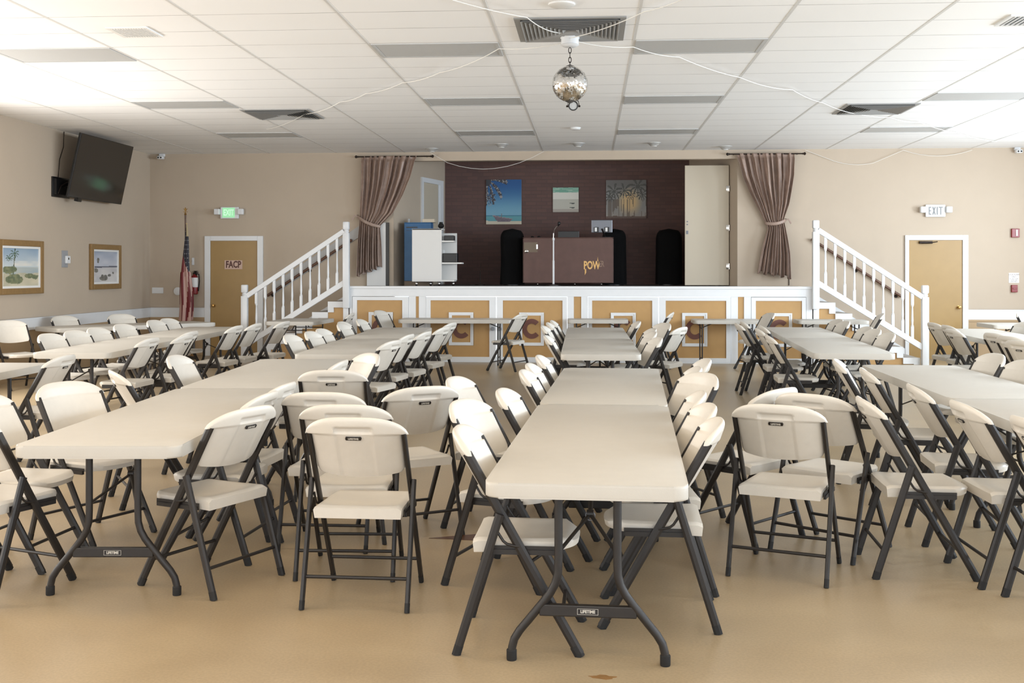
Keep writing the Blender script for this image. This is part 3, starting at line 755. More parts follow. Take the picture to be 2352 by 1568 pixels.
# rolling cart
t=thing('rolling_cart','white open shelved cart on casters in front of the blue box','cart',(-2.82,19.1,SZ))
g=G(); g.box(-.27,.25,-.02,.0,.1,1.0,bev=.004); g.build('side_panel',M_cart,t,smooth=False)
g=G(); g.box(-.27,.47,-.02,.305,.08,.11,bev=.004); g.build('base_panel',M_cart,t,smooth=False)
g=G(); g.box(-.27,-.25,0,.305,.1,1.0); g.build('back_panel',M_cart,t,smooth=False)
g=G(); g.box(-.25,.47,.40,.32,.1,.93); g.build('side_panel',M_cart,t,smooth=False)
g=G(); g.box(-.27,.26,-.02,.305,.98,1.0); g.build('top_panel',M_cart,t,smooth=False)
for z,x in ((.40,.60),(.78,.46)):
    g=G(); g.box(-.25,x,0,.285,z-.012,z+.012); g.build('shelf',M_cart,t,smooth=False)
for x,y in ((-.2,.05),(.2,.05),(.02,.25),(.42,.25)):
    g=G(); g.lathe([(.035,-.018),(.042,-.01),(.042,.01),(.035,.018)],18,(x,y,.042),axis='x'); g.tube([(x,y-.01,.05),(x-.012,y-.005,.085)],.026,10,r2=.018); g.build('caster',M_chrome,t)
def clutter(name,label,cat,x,y,z,w,d,h,m,bev=.008):
    g=G(); g.box(-w/2,w/2,-d/2,d/2,0,h,bev=bev); g.box(-w/2+.01,w/2-.01,-d/2-.004,-d/2,h*.3,h*.5); o=g.build(name,m,smooth=False,loc=(x,y,z)); return tag(o,label,cat)
clutter('mixer_unit','black audio unit on the top shelf of the white cart','audio unit',-2.45,19.24,SZ+.793,.17,.2,.09,M_blackpl)
clutter('amplifier','dark amplifier on the lower shelf of the white cart','audio unit',-2.43,19.24,SZ+.413,.25,.22,.16,M_blackpl)
clutter('paper_pack','white packet leaning on the lower shelf of the cart','packet',-2.60,19.30,SZ+.413,.1,.12,.22,M_whitem)
g=G(); g.lathe([(.02,0),(.05,.03),(.055,.06),(.03,.1),(.0301,.12)],14); o=g.build('headset',M_blackpl,loc=(-2.60,19.22,SZ+1.001)); tag(o,'black headset resting on top of the white cart','headphones')
g=G(); g.tube([(0,0,0),(.0,0,.25)],.008); g.tube([(0,0,.25),(.02,-.0,.42)],.004); g.lathe([(.1,0),(.1,.012),(.02,.02)],16); o=g.build('slim_stand',M_iron,loc=(-2.05,20.6,SZ)); tag(o,'thin dark stand on the stage left of the covered speaker','stand')
# podium / booth
t=thing('dj_booth','long brown booth with gold lettering standing in mid stage','booth',(-.392,19.9,SZ))
g=G(); g.box(-.80,.80,0,.03,.05,.855,bev=.004); g.build('front_panel',M_podium,t,smooth=False)
for s in(-1,1):
    g=G(); g.box(s*.80-.015,s*.80+.015,.031,.44,.05,.845); g.build('side_panel',M_podium,t,smooth=False)
g=G(); g.box(-.815,.815,-.005,.45,.856,.866,bev=.004); g.build('top_panel',M_podium,t,smooth=False)
g=G(); g.text('POW',.20,front(.425,-.001,.36),0,sx=.62,ext=.002,bold=.006); g.prism([(.30,.30),(.325,.30),(.325,.235),(.30,.19)],'y',-.003,0)
g.prism([(.525,.44),(.533,.52),(.541,.44)],'y',-.003,0); g.build('gold_lettering',M_logo,t,smooth=False)
g=G(); g.text('ER',.15,front(.60,-.001,.385),0,sx=.55,ext=.002,bold=.002); g.build('faded_lettering',M_logof,t,smooth=False)
g=G(); g.box(-.795,-.55,-.006,0,.60,.78); g.build('clear_plate',M_card,t,smooth=False)
g=G(); g.box(-.57,-.545,-.012,-.006,.66,.74); g.lathe([(.03,-.006),(.03,-.02),(.012,-.026)],12,(-.745,0,.62),axis='y'); g.build('handle_latch',M_chrome,t)
for x in(-.55,.12,.60):
    g=G(); g.lathe([(.02,-.012),(.025,-.006),(.025,.006),(.02,.012)],14,(x,.05,.025),axis='x'); g.build('caster',M_chrome,t)
g=G(); g.box(-.19,.19,-.1,.12,0,.115,bev=.006); g.box(-.17,.17,-.104,-.1,.02,.09); o=g.build('dark_equipment_box',M_blackpl,smooth=False,loc=(-.385,20.05,SZ+.865)); tag(o,'dark equipment case on top of the brown booth','equipment box')
for x,l in ((-1.04,'smaller dark knob-like cap at the left end of the booth top'),(-.92,'larger dark knob-like cap near the left end of the booth top')):
    g=G(); g.lathe([(.03,0),(.034,.015),(.02,.03),(.004,.034)],14); o=g.build('rubber_bump',M_blackpl,loc=(x,20.0,SZ+.865)); tag(o,l,'cap')
t=thing('monitor','grey computer monitor seen from behind at the right end of the booth','monitor',(.215,20.05,SZ+.865))
g=G(); g.box(-.19,.19,-.02,.02,.09,.32,bev=.01); g.build('display_housing',M_silver,t,smooth=False)
g=G(); g.tube([(.06,0,.01),(.0,-.035,.16)],.028,8,r2=.012); g.box(-.04,.16,-.09,.09,0,.012,bev=.004); g.build('stand',M_blackpl,t)
for x in(-.10,.09):
    g=G(); g.box(x-.045,x+.045,-.035,-.019,.10,.19,bev=.004); g.build('port_cover',M_blackpl,t,smooth=False)
    g=G(); g.box(x-.028,x+.012,-.038,-.035,.11,.18); g.build('white_sticker',M_whitem,t,smooth=False)
# microphone stand
t=thing('microphone_stand','slim white microphone stand with gooseneck in front of the booth','microphone stand',(-.646,19.62,SZ))
g=G(); g.lathe([(.13,0),(.13,.012),(.04,.025),(.02,.035)],24); g.build('base',M_blackpl,t)
g=G(); g.tube([(0,0,.02),(0,0,.45)],.019,10); g.tube([(0,0,.45),(0,0,.84)],.014,10); g.lathe([(.012,.80),(.022,.81),(.022,.845),(.012,.855)],12); g.build('pole',M_white,t)
g=G(); g.tube([(0,0,.85),(.002,0,.93),(.02,0,1.0),(.055,0,1.05),(.085,0,1.065)],.006,8); g.build('gooseneck',M_chrome,t)
g=G(); g.tube([(.08,0,1.062),(.10,-.01,1.085)],.014,8); g.lathe([(.016,0),(.026,.015),(.026,.04),(.012,.058)],12,(.10,-.01,1.08)); g.build('microphone',M_blackpl,t)
# covered loudspeakers
def speaker(x,y,w,h,label):
    t=thing('covered_loudspeaker',label,'loudspeaker',(x,y,SZ))
    def fn(u,v):
        a=2*PI*u; 
        k=1 if v<.80 else math.sqrt(max(0,1-((v-.80)/.2)**2))
        sx=w*(.5-.03*math.sin(v*PI*.9)); d=.22
        e=.55; cx=math.copysign(abs(math.cos(a))**e,math.cos(a)); sy=math.copysign(abs(math.sin(a))**e,math.sin(a))
        q=max(.02,k**.6)
        return (cx*sx*q+.006*math.sin(a*9+v*7),sy*d*q,.015+(h-.02)*v)
    g=G(); g.grid(fn,40,30); g.build('fabric_cover',M_black,t,angle=180)
    g=G(); g.lathe([(w*.4,0),(w*.4,.03)],20); g.build('foot_ring',M_blackpl,t)
speaker(-1.434,20.42,.44,1.05,'black fabric covered loudspeaker left of the booth')
speaker(.45,20.6,.46,1.05,'black fabric covered loudspeaker partly behind the right end of the booth')
speaker(1.475,20.9,.50,1.06,'black fabric covered loudspeaker beside the open cream door')
# tall white cord end on wall
g=G(); g.tube([(3.43,YB-.006,1.27),(3.43,YB-.006,1.40)],.008); tag(g.build('cable_stub',M_iron),'short dark cable stub at the stage floor right of the right curtain','cable')

# ------------------------------------------------------------------ ceiling fixtures
def troffer(x0,x1,y0,y1,label):
    t=thing('ceiling_light',label,'ceiling light',((x0+x1)/2,(y0+y1)/2,ZC),0,'flush ceiling light panels')
    hx,hy=(x1-x0)/2,(y1-y0)/2
    g=G(); f=.03
    for q in ((-hx,-hx+f,-hy,hy),(hx-f,hx,-hy,hy),(-hx+f,hx-f,-hy,-hy+f),(-hx+f,hx-f,hy-f,hy)): g.box(*q,-.008,.0)
    g.build('frame',M_lens,t,smooth=False)
    g=G(); g.box(-hx+f,hx-f,-hy+f,hy-f,-.005,-.001); g.build('lens',M_lens,t,smooth=False)
rowsY=[(10.09,10.72,'nearest'),(13.32,13.93,'middle'),(16.47,17.08,'farthest')]
colsX=[(-5.68,-4.50,'far left'),(-2.02,-.84,'left of the mirror ball'),(.42,1.60,'right of the mirror ball'),(4.08,5.26,'far right')]
for y0,y1,ry in rowsY:
    for x0,x1,cx in colsX:
        troffer(x0,x1,y0,y1,'%s row unlit flush ceiling light panel, %s'%(ry,cx))
def diffuser(x,y,w,label):
    t=thing('ceiling_vent',label,'air vent',(x,y,ZC),0)
    h=w/2
    g=G()
    for q in ((-h,-h+.05,-h,h),(h-.05,h,-h,h),(-h+.05,h-.05,-h,-h+.05),(-h+.05,h-.05,h-.05,h)): g.box(*q,-.012,0)
    g.build('flange',M_vent,t,smooth=False)
    g=G(); g.box(-h+.04,h-.04,-h+.04,h-.04,-.004,-.001); g.build('backing',M_ventdark,t,smooth=False)
    n=11
    for k in range(n):
        a=h-.05-(h-.09)*k/n; b=a-.026; z0,z1=-.006,-.026
        g=G(); bm=g.bm
        def ring(r,z): return [bm.verts.new(p) for p in((-r,-r,z),(r,-r,z),(r,r,z),(-r,r,z))]
        r0=ring(b,z0); r1=ring(a,z1); r2=ring(a-.004,z1-.001); r3=ring(b-.004,z0)
        for A,B in((r0,r1),(r1,r2),(r2,r3)):
            for i in range(4): bm.faces.new((A[i],A[(i+1)%4],B[(i+1)%4],B[i]))
        g.build('louvre_ring',M_vent,t,smooth=False)
diffuser(-.165,9.58,.93,'large square louvred ceiling vent beside the mirror ball motor')
diffuser(-4.09,14.52,.90,'square louvred ceiling vent in the left part of the ceiling')
diffuser(3.67,14.57,.90,'square louvred ceiling vent in the right part of the ceiling')
def grille(x0,x1,y0,y1,n,m,label):
    t=thing('ceiling_vent',label,'air vent',((x0+x1)/2,(y0+y1)/2,ZC)); hx,hy=(x1-x0)/2,(y1-y0)/2
    g=G(); f=.03
    for q in ((-hx,-hx+f,-hy,hy),(hx-f,hx,-hy,hy),(-hx+f,hx-f,-hy,-hy+f),(-hx+f,hx-f,hy-f,hy)): g.box(*q,-.014,0)
    g.build('flange',m,t,smooth=False)
    g=G(); g.box(-hx+f,hx-f,-hy+f,hy-f,-.003,-.001); g.build('backing',M_ventdark if m is not M_whitem else M_vent,t,smooth=False)
    g=G()
    for k in range(n):
        x=-hx+f+(2*hx-2*f)*(k+.5)/n; g.box(x-.006,x+.006,-hy+f,hy-f,-.016,-.004)
    g.build('slats',m,t,smooth=False)
grille(3.43,4.05,9.29,9.68,14,M_white,'dark slotted ceiling vent at the right edge of the view')
grille(-4.15,-3.79,9.22,9.60,13,M_whitem,'small white slotted ceiling vent at the upper left')
# round speaker and detectors
g=G(); g.lathe([(.105,0),(.105,-.012),(.09,-.02),(.02,-.022)],28,(-.221,8.67,ZC)); tag(g.build('ceiling_speaker',M_grille),'round white ceiling speaker cover above the big vent','speaker')
for x,y,l in ((-2.708,18.86,'first'),(-1.461,18.27,'second'),(-.193,18.23,'third'),(1.047,18.25,'fourth'),(2.279,18.86,'fifth')):
    t=thing('eyeball_downlight','%s of five small round downlights before the stage, from the left'%l,'downlight',(x,y,ZC),0,'small round downlights before the stage')
    g=G(); g.lathe([(.115,0),(.115,-.008),(.092,-.018),(.068,-.042),(.055,-.052),(.05,-.052)],24,cap=False); g.build('trim_cone',M_glassfix,t)
    g=G(); g.lathe([(.053,-.045),(.047,-.058),(.02,-.064)],18); g.build('bulb_face',M_whitem,t)
g=G(); g.lathe([(.075,0),(.075,-.012),(.06,-.03),(.02,-.036)],20,(-0.21,16.221,ZC)); tag(g.build('smoke_detector',M_white),'small white smoke detector on the ceiling behind the pin spot','smoke detector')
# mirror ball
mbx,mby=-.177,9.82
t=thing('mirror_ball','mirror ball hanging by a chain from a white motor under the ceiling vent','mirror ball',(mbx,mby,ZC))
g=G(); g.lathe([(.085,-.0),(.085,-.03),(.078,-.035),(.078,-.085),(.082,-.09),(.06,-.105),(.02,-.107)],24); g.build('motor_housing',M_white,t)
bc=-.435; br=.158
g=G(); g.lathe([(.001,-br*.995)]+[(br*.985*math.sin(a),-br*.985*math.cos(a)) for a in [PI*k/24 for k in range(1,24)]]+[(.001,br*.995)],40,(0,0,bc)); ball=g.build('ball',M_ballcore,t)
g=G(); rnd=random.Random(3); rowsN=40
for i in range(1,rowsN-1):
    th=PI*(i+.5)/rowsN; n=max(6,int(2*rowsN*math.sin(th))); tw=PI*br/rowsN*.46
    for k in range(n):
        ph=2*PI*k/n; nrm=Vector((math.sin(th)*math.cos(ph),math.sin(th)*math.sin(ph),math.cos(th)))
        nj=(nrm+Vector((rnd.gauss(0,.035),rnd.gauss(0,.035),rnd.gauss(0,.035)))).normalized()
        s=nj.cross(Vector((0,0,1))).normalized(); u=s.cross(nj); c=nrm*br+Vector((0,0,bc)); ww=2*PI*br*math.sin(th)/n*.46
        g.bm.faces.new([g.bm.verts.new(c+s*a*ww+u*b*tw) for a,b in((-1,-1),(1,-1),(1,1),(-1,1))])
me=bpy.data.meshes.new('mirror_tiles'); g.bm.normal_update(); g.bm.to_mesh(me); g.bm.free(); me.materials.append(M_mirrorb)
o=bpy.data.objects.new('mirror_tiles',me); COL.objects.link(o); o.parent=ball
for s in(1,-1):
    g=G(); g.lathe([(.045,s*br*.965),(.03,s*br*1.02),(.006,s*br*1.09)],18,(0,0,bc)); g.build('pole_cap',M_ballcore,ball)
for k in range(4):
    g=G(); z=-.118-.042*k; P=[]
    for j in range(13):
        a=2*PI*j/12; x=.012*math.cos(a); zz=z-.02+.026*math.sin(a); P.append((x,0,zz) if k%2==0 else (0,x,zz))
    g.tube(P,.0035,6,up=(0,1,0) if k%2==0 else (1,0,0)); g.build('chain_link',M_iron,t)
# pin spot behind the ball
t=thing('pin_spot','small black pin spot lamp on the ceiling behind the mirror ball','spotlight',(-.20,13.325,ZC))
g=G(); g.lathe([(.07,0),(.07,-.012),(.03,-.018)],20); g.build('mount',M_white,t)
g=G(); g.tube([(0,0,-.015),(0,.0,-.05)],.008); g.tube([(-.07,0,-.11),(-.06,0,-.05),(0,0,-.045),(.06,0,-.05),(.07,0,-.11)],.005,6); g.build('yoke',M_iron,t)
g=G(); g.lathe([(.045,.05),(.055,.0),(.06,-.05),(.05,-.052),(.045,-.04)],24,(0,0,-.115),axis='y',cap=False); g.lathe([(.045,.05),(.02,.07)],24,(0,0,-.115),axis='y'); g.build('lamp_can',M_blackpl,t)
g=G(); g.lathe([(.046,-.042),(.02,-.046)],20,(0,0,-.115),axis='y'); g.build('lens',M_lens,t)
for s in(-1,1):
    g=G(); g.lathe([(.012,s*.06),(.012,s*.085)],10,(0,0,-.115),axis='x'); g.build('knob',M_iron,t)
# ceiling cords
z=ZC-.016
wire('draped_cable','white cord running over the ceiling from the mirror ball to the upper left edge',[(-1.049,8.423,z),(-.516,9.047,z,.01),(-.25,9.66,z,.03)])
wire('draped_cable','white cord looping over the ceiling from the mirror ball towards the right',[(-.1,9.9,z-.03),(.403,10.318,z,.02),(.865,10.835,z,.02),(1.611,12.033,z,.02),(2.318,12.889,z,.03),(2.875,13.922,z,.02),(3.545,14.966,z,.02),(4.069,15.339,z,.01),(4.583,15.818,z,.02),(5.536,17.115,z,.02),(6.541,18.32,z,.02)])
wire('draped_cable','white cord from the mirror ball running up to the top edge right of the vent',[(-.17,9.74,z-.03),(.435,8.915,z,.02),(.719,8.5,z,.01)])
wire('draped_cable','white cord looping over the ceiling from the mirror ball towards the left',[(-.25,9.95,z-.03),(-.85,10.31,z,.02),(-1.572,11.519,z,.03),(-2.064,12.106,z,.02),(-2.624,12.823,z,.02),(-3.064,13.433,z,.02),(-3.776,14.45,z,.03),(-4.748,15.976,z,.03)])
wire('hanging_cable','white cord drooping across the top of the stage opening',[(-2.80,19.28,3.60),(-2.5,19.28,3.42),(-.80,19.28,3.605,.20)])
wire('hanging_cable','thin white cord drooping on the far wall right of the right curtain',[(3.7,19.36,3.6),(4.18,19.36,3.41),(4.85,19.36,3.37,.045),(5.352,19.36,3.585),(6.5,19.36,3.58,.10)],.004)


# ------------------------------------------------------------------ folding tables
def make_table(L,W,label,loc,rz,group,thin=False,droop=0):
    t=thing('folding_table',label,'table',loc,rz,group)
    hl,hw,r=L/2,W/2,.055
    out=[]
    for cx,cy,a0 in((hw-r,hl-r,0),(-hw+r,hl-r,90),(-hw+r,-hl+r,180),(hw-r,-hl+r,270)):
        for k in range(7): a=R(a0+15*k); out.append((cx+r*math.cos(a),cy+r*math.sin(a)))
    g=G(); g.prism(out,'z',.682,.74,bev=.010); g.build('tabletop',M_table,t,angle=30)
    for s in(-1,1):
        y=s*(hl-.23 if L>1.5 else hl-.14)
        if not thin:
            for q in(-1,1):
                g=G(); P=[(q*.115,y,.70),(q*.115,y,.40),(q*.117,y,.345),(q*.128,y,.305),(q*.148,y,.268),(q*.175,y,.232),(q*.235,y,.158),(q*.268,y,.118),(q*.289,y,.084),(q*.298,y,.05),(q*.30,y,0.02)]
                g.tube(P,.0165,12,up=(0,1,0)); lg=g.build('leg',M_frame,t)
                g=G(); g.lathe([(.019,0),(.0205,.004),(.0205,.04),(.018,.043)],14,(q*.30,y,0)); g.build('foot_cap',M_rubber,lg)
            g=G(); g.box(-.19,.19,y-.014,y+.014,.180,.226,bev=.005); cb=g.build('crossbar',M_frame,t,smooth=False)
            g=G(); yy=y+s*.0145; mt=Matrix.Translation((0,yy,.203))@Matrix.Rotation(PI if s>0 else 0,4,'Z')
            g.box(-.042,.042,yy-.0005,yy+.0005,.190,.216,0)
            g.text('LIFETIME',.0165,mt@Matrix.Translation((0,-.001,0))@Matrix.Rotation(PI/2,4,'X'),1,ext=.0003,bold=.0008,sx=.9)
            for a in((-.040,.040,.2135,.2147),(-.040,.040,.1913,.1925),(-.041,-.0395,.1913,.2147),(.0395,.041,.1913,.2147)): g.box(a[0],a[1],yy-.0013,yy+.0013,a[2],a[3],1)
            g.build('badge',[M_label,M_letter],cb,smooth=False)['label']='dark badge with pale letters LIFETIME'
            yi=y-s*.24; yj=y-s*.62
            g=G(); g.tube([(-.11,y,.435),(0,yi,.53)],.010,6,r2=.005); g.tube([(.11,y,.435),(0,yi,.53)],.010,6,r2=.005); g.tube([(0,yi,.53),(0,yj,.695)],.010,6,r2=.005)
            g.lathe([(.017,-.014),(.017,.014)],10,(0,yi,.53),axis='x'); g.build('folding_brace',M_frame,t)
            g=G(); g.tube([(.019*math.cos(k*PI/8),yi-s*.0,.522+.019*math.sin(k*PI/8)) for k in range(17)],.0022,6,up=(0,1,0)); g.build('lock_ring',M_silver,t)
        else:
            for q in(-1,1):
                x=q*(hw*.58); g=G(); g.tube([(x,y,.70),(x,y,.02)],.011,8); lg=g.build('leg',M_frame,t)
                g=G(); g.lathe([(.014,0),(.014,.03)],10,(x,y,0)); g.build('foot_cap',M_rubber,lg)
            g=G(); g.tube([(-hw*.58,y,.12),(hw*.58,y,.12)],.009,8); g.build('crossbar',M_frame,t)
            g=G(); g.tube([(0,y,.60),(0,y-s*.22,.695)],.008,6); g.tube([(-hw*.58,y,.60),(hw*.58,y,.60)],.008,6); g.build('folding_brace',M_frame,t)
    reg(t)
    return t
TABLES=[
  ('C1', 2.44, 0.76, 'off-white folding table, nearest table of the middle row, pointing at the camera', (0.03, 5.325, 0), -2.2, 'folding tables in rows', False),
  ('C2', 2.44, 0.76, 'off-white folding table, second table of the middle row, behind the nearest one', (0.125, 7.785, 0), -2.2, 'folding tables in rows', False),
  ('C3', 2.44, 0.76, 'off-white folding table, third table of the middle row from the camera', (0.095, 11.67, 0), 0.4, 'folding tables in rows', False),
  ('C4', 2.44, 0.76, 'off-white folding table, fourth and last table of the middle row, towards the stage', (0.078, 14.125, 0), 0.4, 'folding tables in rows', False),
  ('D1', 2.44, 0.76, 'off-white folding table, long table at front left, nearest of the left-hand row', (-2.31, 6.07, 0), 3.7, 'folding tables in rows', False),
  ('D1b', 2.44, 0.76, 'off-white folding table, second table of the row left of middle, butting the front left one', (-2.467, 8.52, 0), 3.7, 'folding tables in rows', False),
  ('D2', 2.44, 0.76, 'off-white folding table, third table of the row left of middle', (-2.446, 11.5, 0), 1.7, 'folding tables in rows', False),
  ('D2b', 2.44, 0.76, 'off-white folding table, fourth table of the row left of middle, nearest the stage', (-2.52, 13.955, 0), 1.7, 'folding tables in rows', False),
  ('B1', 2.44, 0.76, 'off-white folding table, nearer table of the pair below the framed paintings row', (-5.04, 11.52, 0), 2.8, 'folding tables in rows', False),
  ('B2', 2.44, 0.76, 'off-white folding table, farther table of the pair before the left ochre door', (-5.16, 13.97, 0), 2.8, 'folding tables in rows', False),
  ('A', 2.44, 0.76, 'off-white folding table, table cut off by the left edge of the view', (-4.93, 7.95, 0), 2.0, 'folding tables in rows', False),
  ('F1', 2.44, 0.76, 'off-white folding table, nearer table of the pair before the right stage stairs', (2.586, 11.95, 0), -3.3, 'folding tables in rows', False),
  ('F1b', 2.44, 0.76, 'off-white folding table, farther table of the pair before the right stage stairs', (2.73, 14.4, 0), -3.3, 'folding tables in rows', False),
  ('F2b', 2.44, 0.76, 'off-white folding table, second table in the row at right', (2.63, 8.25, 0), -1.0, 'folding tables in rows', False),
  ('F2', 2.44, 0.76, 'off-white folding table, nearest table in the row at right, cut off by the view', (2.585, 5.78, 0), -1.0, 'folding tables in rows', False),
  ('G1', 2.44, 0.76, 'off-white folding table, nearer table of the far right row, cut by the right edge', (4.8, 11.74, 0), -4, 'folding tables in rows', False),
  ('G2', 2.44, 0.76, 'off-white folding table, farther table of the far right row before the right ochre door', (4.97, 14.18, 0), -4, 'folding tables in rows', False),
  ('W', 2.44, 0.76, 'off-white folding table standing askew along the left wall', (-6.72, 15.72, 0), -39.8, 'folding tables by the walls', False),
  ('b1', 1.83, 0.72, 'long off-white folding table crosswise before the C panels left of stage centre', (-2.16, 17.93, 0), 90, 'small tables before the stage', True),
  ('b2', 0.97, 0.6, 'small off-white table before stage centre, behind the middle table row', (0.125, 17.99, 0), 90, 'small tables before the stage', True),
  ('b3', 1.07, 0.64, 'small off-white table before the fifth cupboard door of the stage', (2.18, 17.97, 0), 90, 'small tables before the stage', True),
  ('b4', 1.1, 0.6, 'small off-white table before the right stage stairs', (3.83, 17.97, 0), 88, 'small tables before the stage', True),
  ('b5', 1.22, 0.78, 'small off-white table before the left stage stairs', (-4.6, 17.35, 0), -2, 'small tables before the stage', True),
  ('g3', 1.83, 0.76, 'off-white folding table by the right wall below the chair rail', (6.75, 16.85, 0), 90, 'folding tables by the walls', True),
]
protos={}
for key,L,W,label,loc,rz,group,thin in TABLES:
    k=(L,W,thin)
    if k not in protos: protos[k]=make_table(L,W,label,loc,R(rz),group,thin)
    else: dup(protos[k],loc,R(rz),label,group)

# ------------------------------------------------------------------ folding chairs (sitter faces local +Y)
def yleg(z): return .2475-.566*min(z,.80)-.30*max(0,z-.80)
def make_chair(label,loc,rz,group):
    t=thing('folding_chair',label,'chair',loc,rz,group)
    # seat
    NU,NV=24,20
    def outline(u,v):
        s=2*u-1; y=-.185+.425*v
        hw=.205-.012*v
        if v>.72: hw*=1-.16*((v-.72)/.28)**3
        yy=y-(.045*abs(s)**3*(v**5))+(.0)
        return s,hw*s,yy
    def top(u,v):
        s,x,y=outline(u,v)
        z=.456-.013*(1-s*s)*math.sin(PI*min(1,max(0,(v-.08)/.8)))
        z+=.005*abs(s)**4-.013*smooth(.93,1,abs(s))-.018*smooth(.9,1,v)-.008*smooth(.05,0,v)
        return (x,y,z)
    def bot(u,v):
        s,x,y=outline(u,v); return (x*.975,y*.98,.402+.012*v)
    g=G(); A=g.grid(top,NU,NV); B=g.grid(bot,NU,NV,flip=True)
    b=g.bm
    for i in range(NU):
        b.faces.new((A[i][0],B[i][0],B[i+1][0],A[i+1][0])); b.faces.new((A[i][NV],A[i+1][NV],B[i+1][NV],B[i][NV]))
    for j in range(NV):
        b.faces.new((A[0][j],A[0][j+1],B[0][j+1],B[0][j])); b.faces.new((A[NU][j],B[NU][j],B[NU][j+1],A[NU][j+1]))
    g.build('seat',M_plastic,t,angle=60)
    # backrest
    NU,NV=48,40; JB=24
    def zz(u,v):
        s=2*u-1; zb=.585+.022*s*s+.022*max(0,(abs(s)-.9)/.1)**2
        vb=JB/NV
        if v<=vb: return zb+(.792-zb)*v/vb
        zt=.792+.085*max(0.0,1-abs(s)**3.0)**.6
        return .792+max(.0005,(zt-.792))*(v-vb)/(1-vb)
    def hwid(v): 
        vb=JB/NV
        return .209+(.029 if v>vb+1e-6 else 0)-.004*(1-min(1,v/vb))
    def mid(u,v):
        s=2*u-1; z=zz(u,v); return s*hwid(v),yleg(z)-.062*(1-abs(s)**2.2)+.008,z
    def thick(u,v):
        vb=JB/NV; e=smooth(.15,.9,v); th=.019+.014*e
        if v>.84: q=(v-.84)/.16; th=.033*math.sqrt(max(.02,1-q*q*.97))
        if v<.08: th*=.55+.45*v/.08
        s=abs(2*u-1)
        if s>.94: th*=1-.5*((s-.94)/.06)**2
        return th
    def feat(u,v):
        x,y,z=mid(u,v); zt=.792+.083
        d=0
        if abs(x)<.088 and z<.836:
            e=smooth(.088,.076,abs(x)); d+=.006*e*smooth(.834,.824,z)
            d+=.010*e*smooth(.832,.824,z)*smooth(.796,.808,z)
        return d
    def fr(u,v):
        x,y,z=mid(u,v); return (x,y+thick(u,v)/2,z)
    def bk(u,v):
        x,y,z=mid(u,v); return (x,y-thick(u,v)/2+feat(u,v),z)
    g=G(); A=g.grid(fr,NU,NV); B=g.grid(bk,NU,NV,flip=True); b=g.bm
    for i in range(NU):
        b.faces.new((A[i][0],B[i][0],B[i+1][0],A[i+1][0])); b.faces.new((A[i][NV],A[i+1][NV],B[i+1][NV],B[i][NV]))
    for j in range(NV):
        b.faces.new((A[0][j],A[0][j+1],B[0][j+1],B[0][j])); b.faces.new((A[NU][j],B[NU][j],B[NU][j+1],A[NU][j+1]))
    bmesh.ops.remove_doubles(b,verts=b.verts,dist=.00008)
    br=g.build('backrest',M_plastic,t,angle=50)
    # badge on the rear face
    zc=.779; yc=yleg(zc)-.062+.008-.0150+.0050
    tilt=math.atan(.566)
    mt=Matrix.Translation((0,yc,zc))@Matrix.Rotation(tilt,4,'X')
    g=G(); g.prism([(-.037,.001),(-.034,.0083),(.034,.0083),(.037,.001),(.037,-.001),(.034,-.0083),(-.034,-.0083),(-.037,-.001)],'y',-.004,.006,0)
    bmesh.ops.transform(g.bm,matrix=mt,verts=g.bm.verts)
    g.text('LIFETIME',.0125,mt@Matrix.Translation((0,-.0043,0))@Matrix.Rotation(PI/2,4,'X'),1,ext=.0004,bold=.0007,sx=1.0)
    g.build('badge',[M_label,M_letter],br,smooth=False)['label']='small black badge with pale letters LIFETIME'
    for s in(-1,1):
        x=s*.2195
        g=G(); g.beam((x,yleg(.802),.802),(x,.244,.012),.0105,.0185); l=g.build('leg',M_frame,t,smooth=False)
        g=G(); g.beam((x,.2475-.566*.042,.042),(x,.2475,0.0),.0110,.0190); g.build('foot_cap',M_rubber,l,smooth=False)
        x=s*.2415
        g=G(); g.beam((x,-.072,.565),(x,-.2455,.008),.0105,.0175); l=g.build('leg',M_frame,t,smooth=False)
        g=G(); g.beam((x,-.2475+.0122,.04),(x,-.2475,0.0),.0110,.0180); g.build('foot_cap',M_rubber,l,smooth=False)
        x=s*.2065
        g=G(); g.box(x-.0025,x+.0025,-.12,.15,.400,.432); g.box(x-.0025+s*.005,x+.0025+s*.005,-.11,.145,.398,.418); g.build('seat_rail',M_frame,t,smooth=False)
        x=s*.2265
        g=G(); g.tube([(x,-.088,.50),(x,-.075,.478),(x,-.060,.455),(x,-.045,.443),(x,-.015,.436),(x,.004,.434)],.0058,8); g.build('hinge_link',M_frame,t)
    g=G(); g.tube([(-.235,-.2475+.0435,.14),(.235,-.2475+.0435,.14)],.0085,8); g.build('stretcher',M_frame,t)
    g=G(); g.tube([(-.213,.2475-.566*.135,.135),(.213,.2475-.566*.135,.135)],.0085,8); g.build('stretcher',M_frame,t)
    reg(t)
    return t
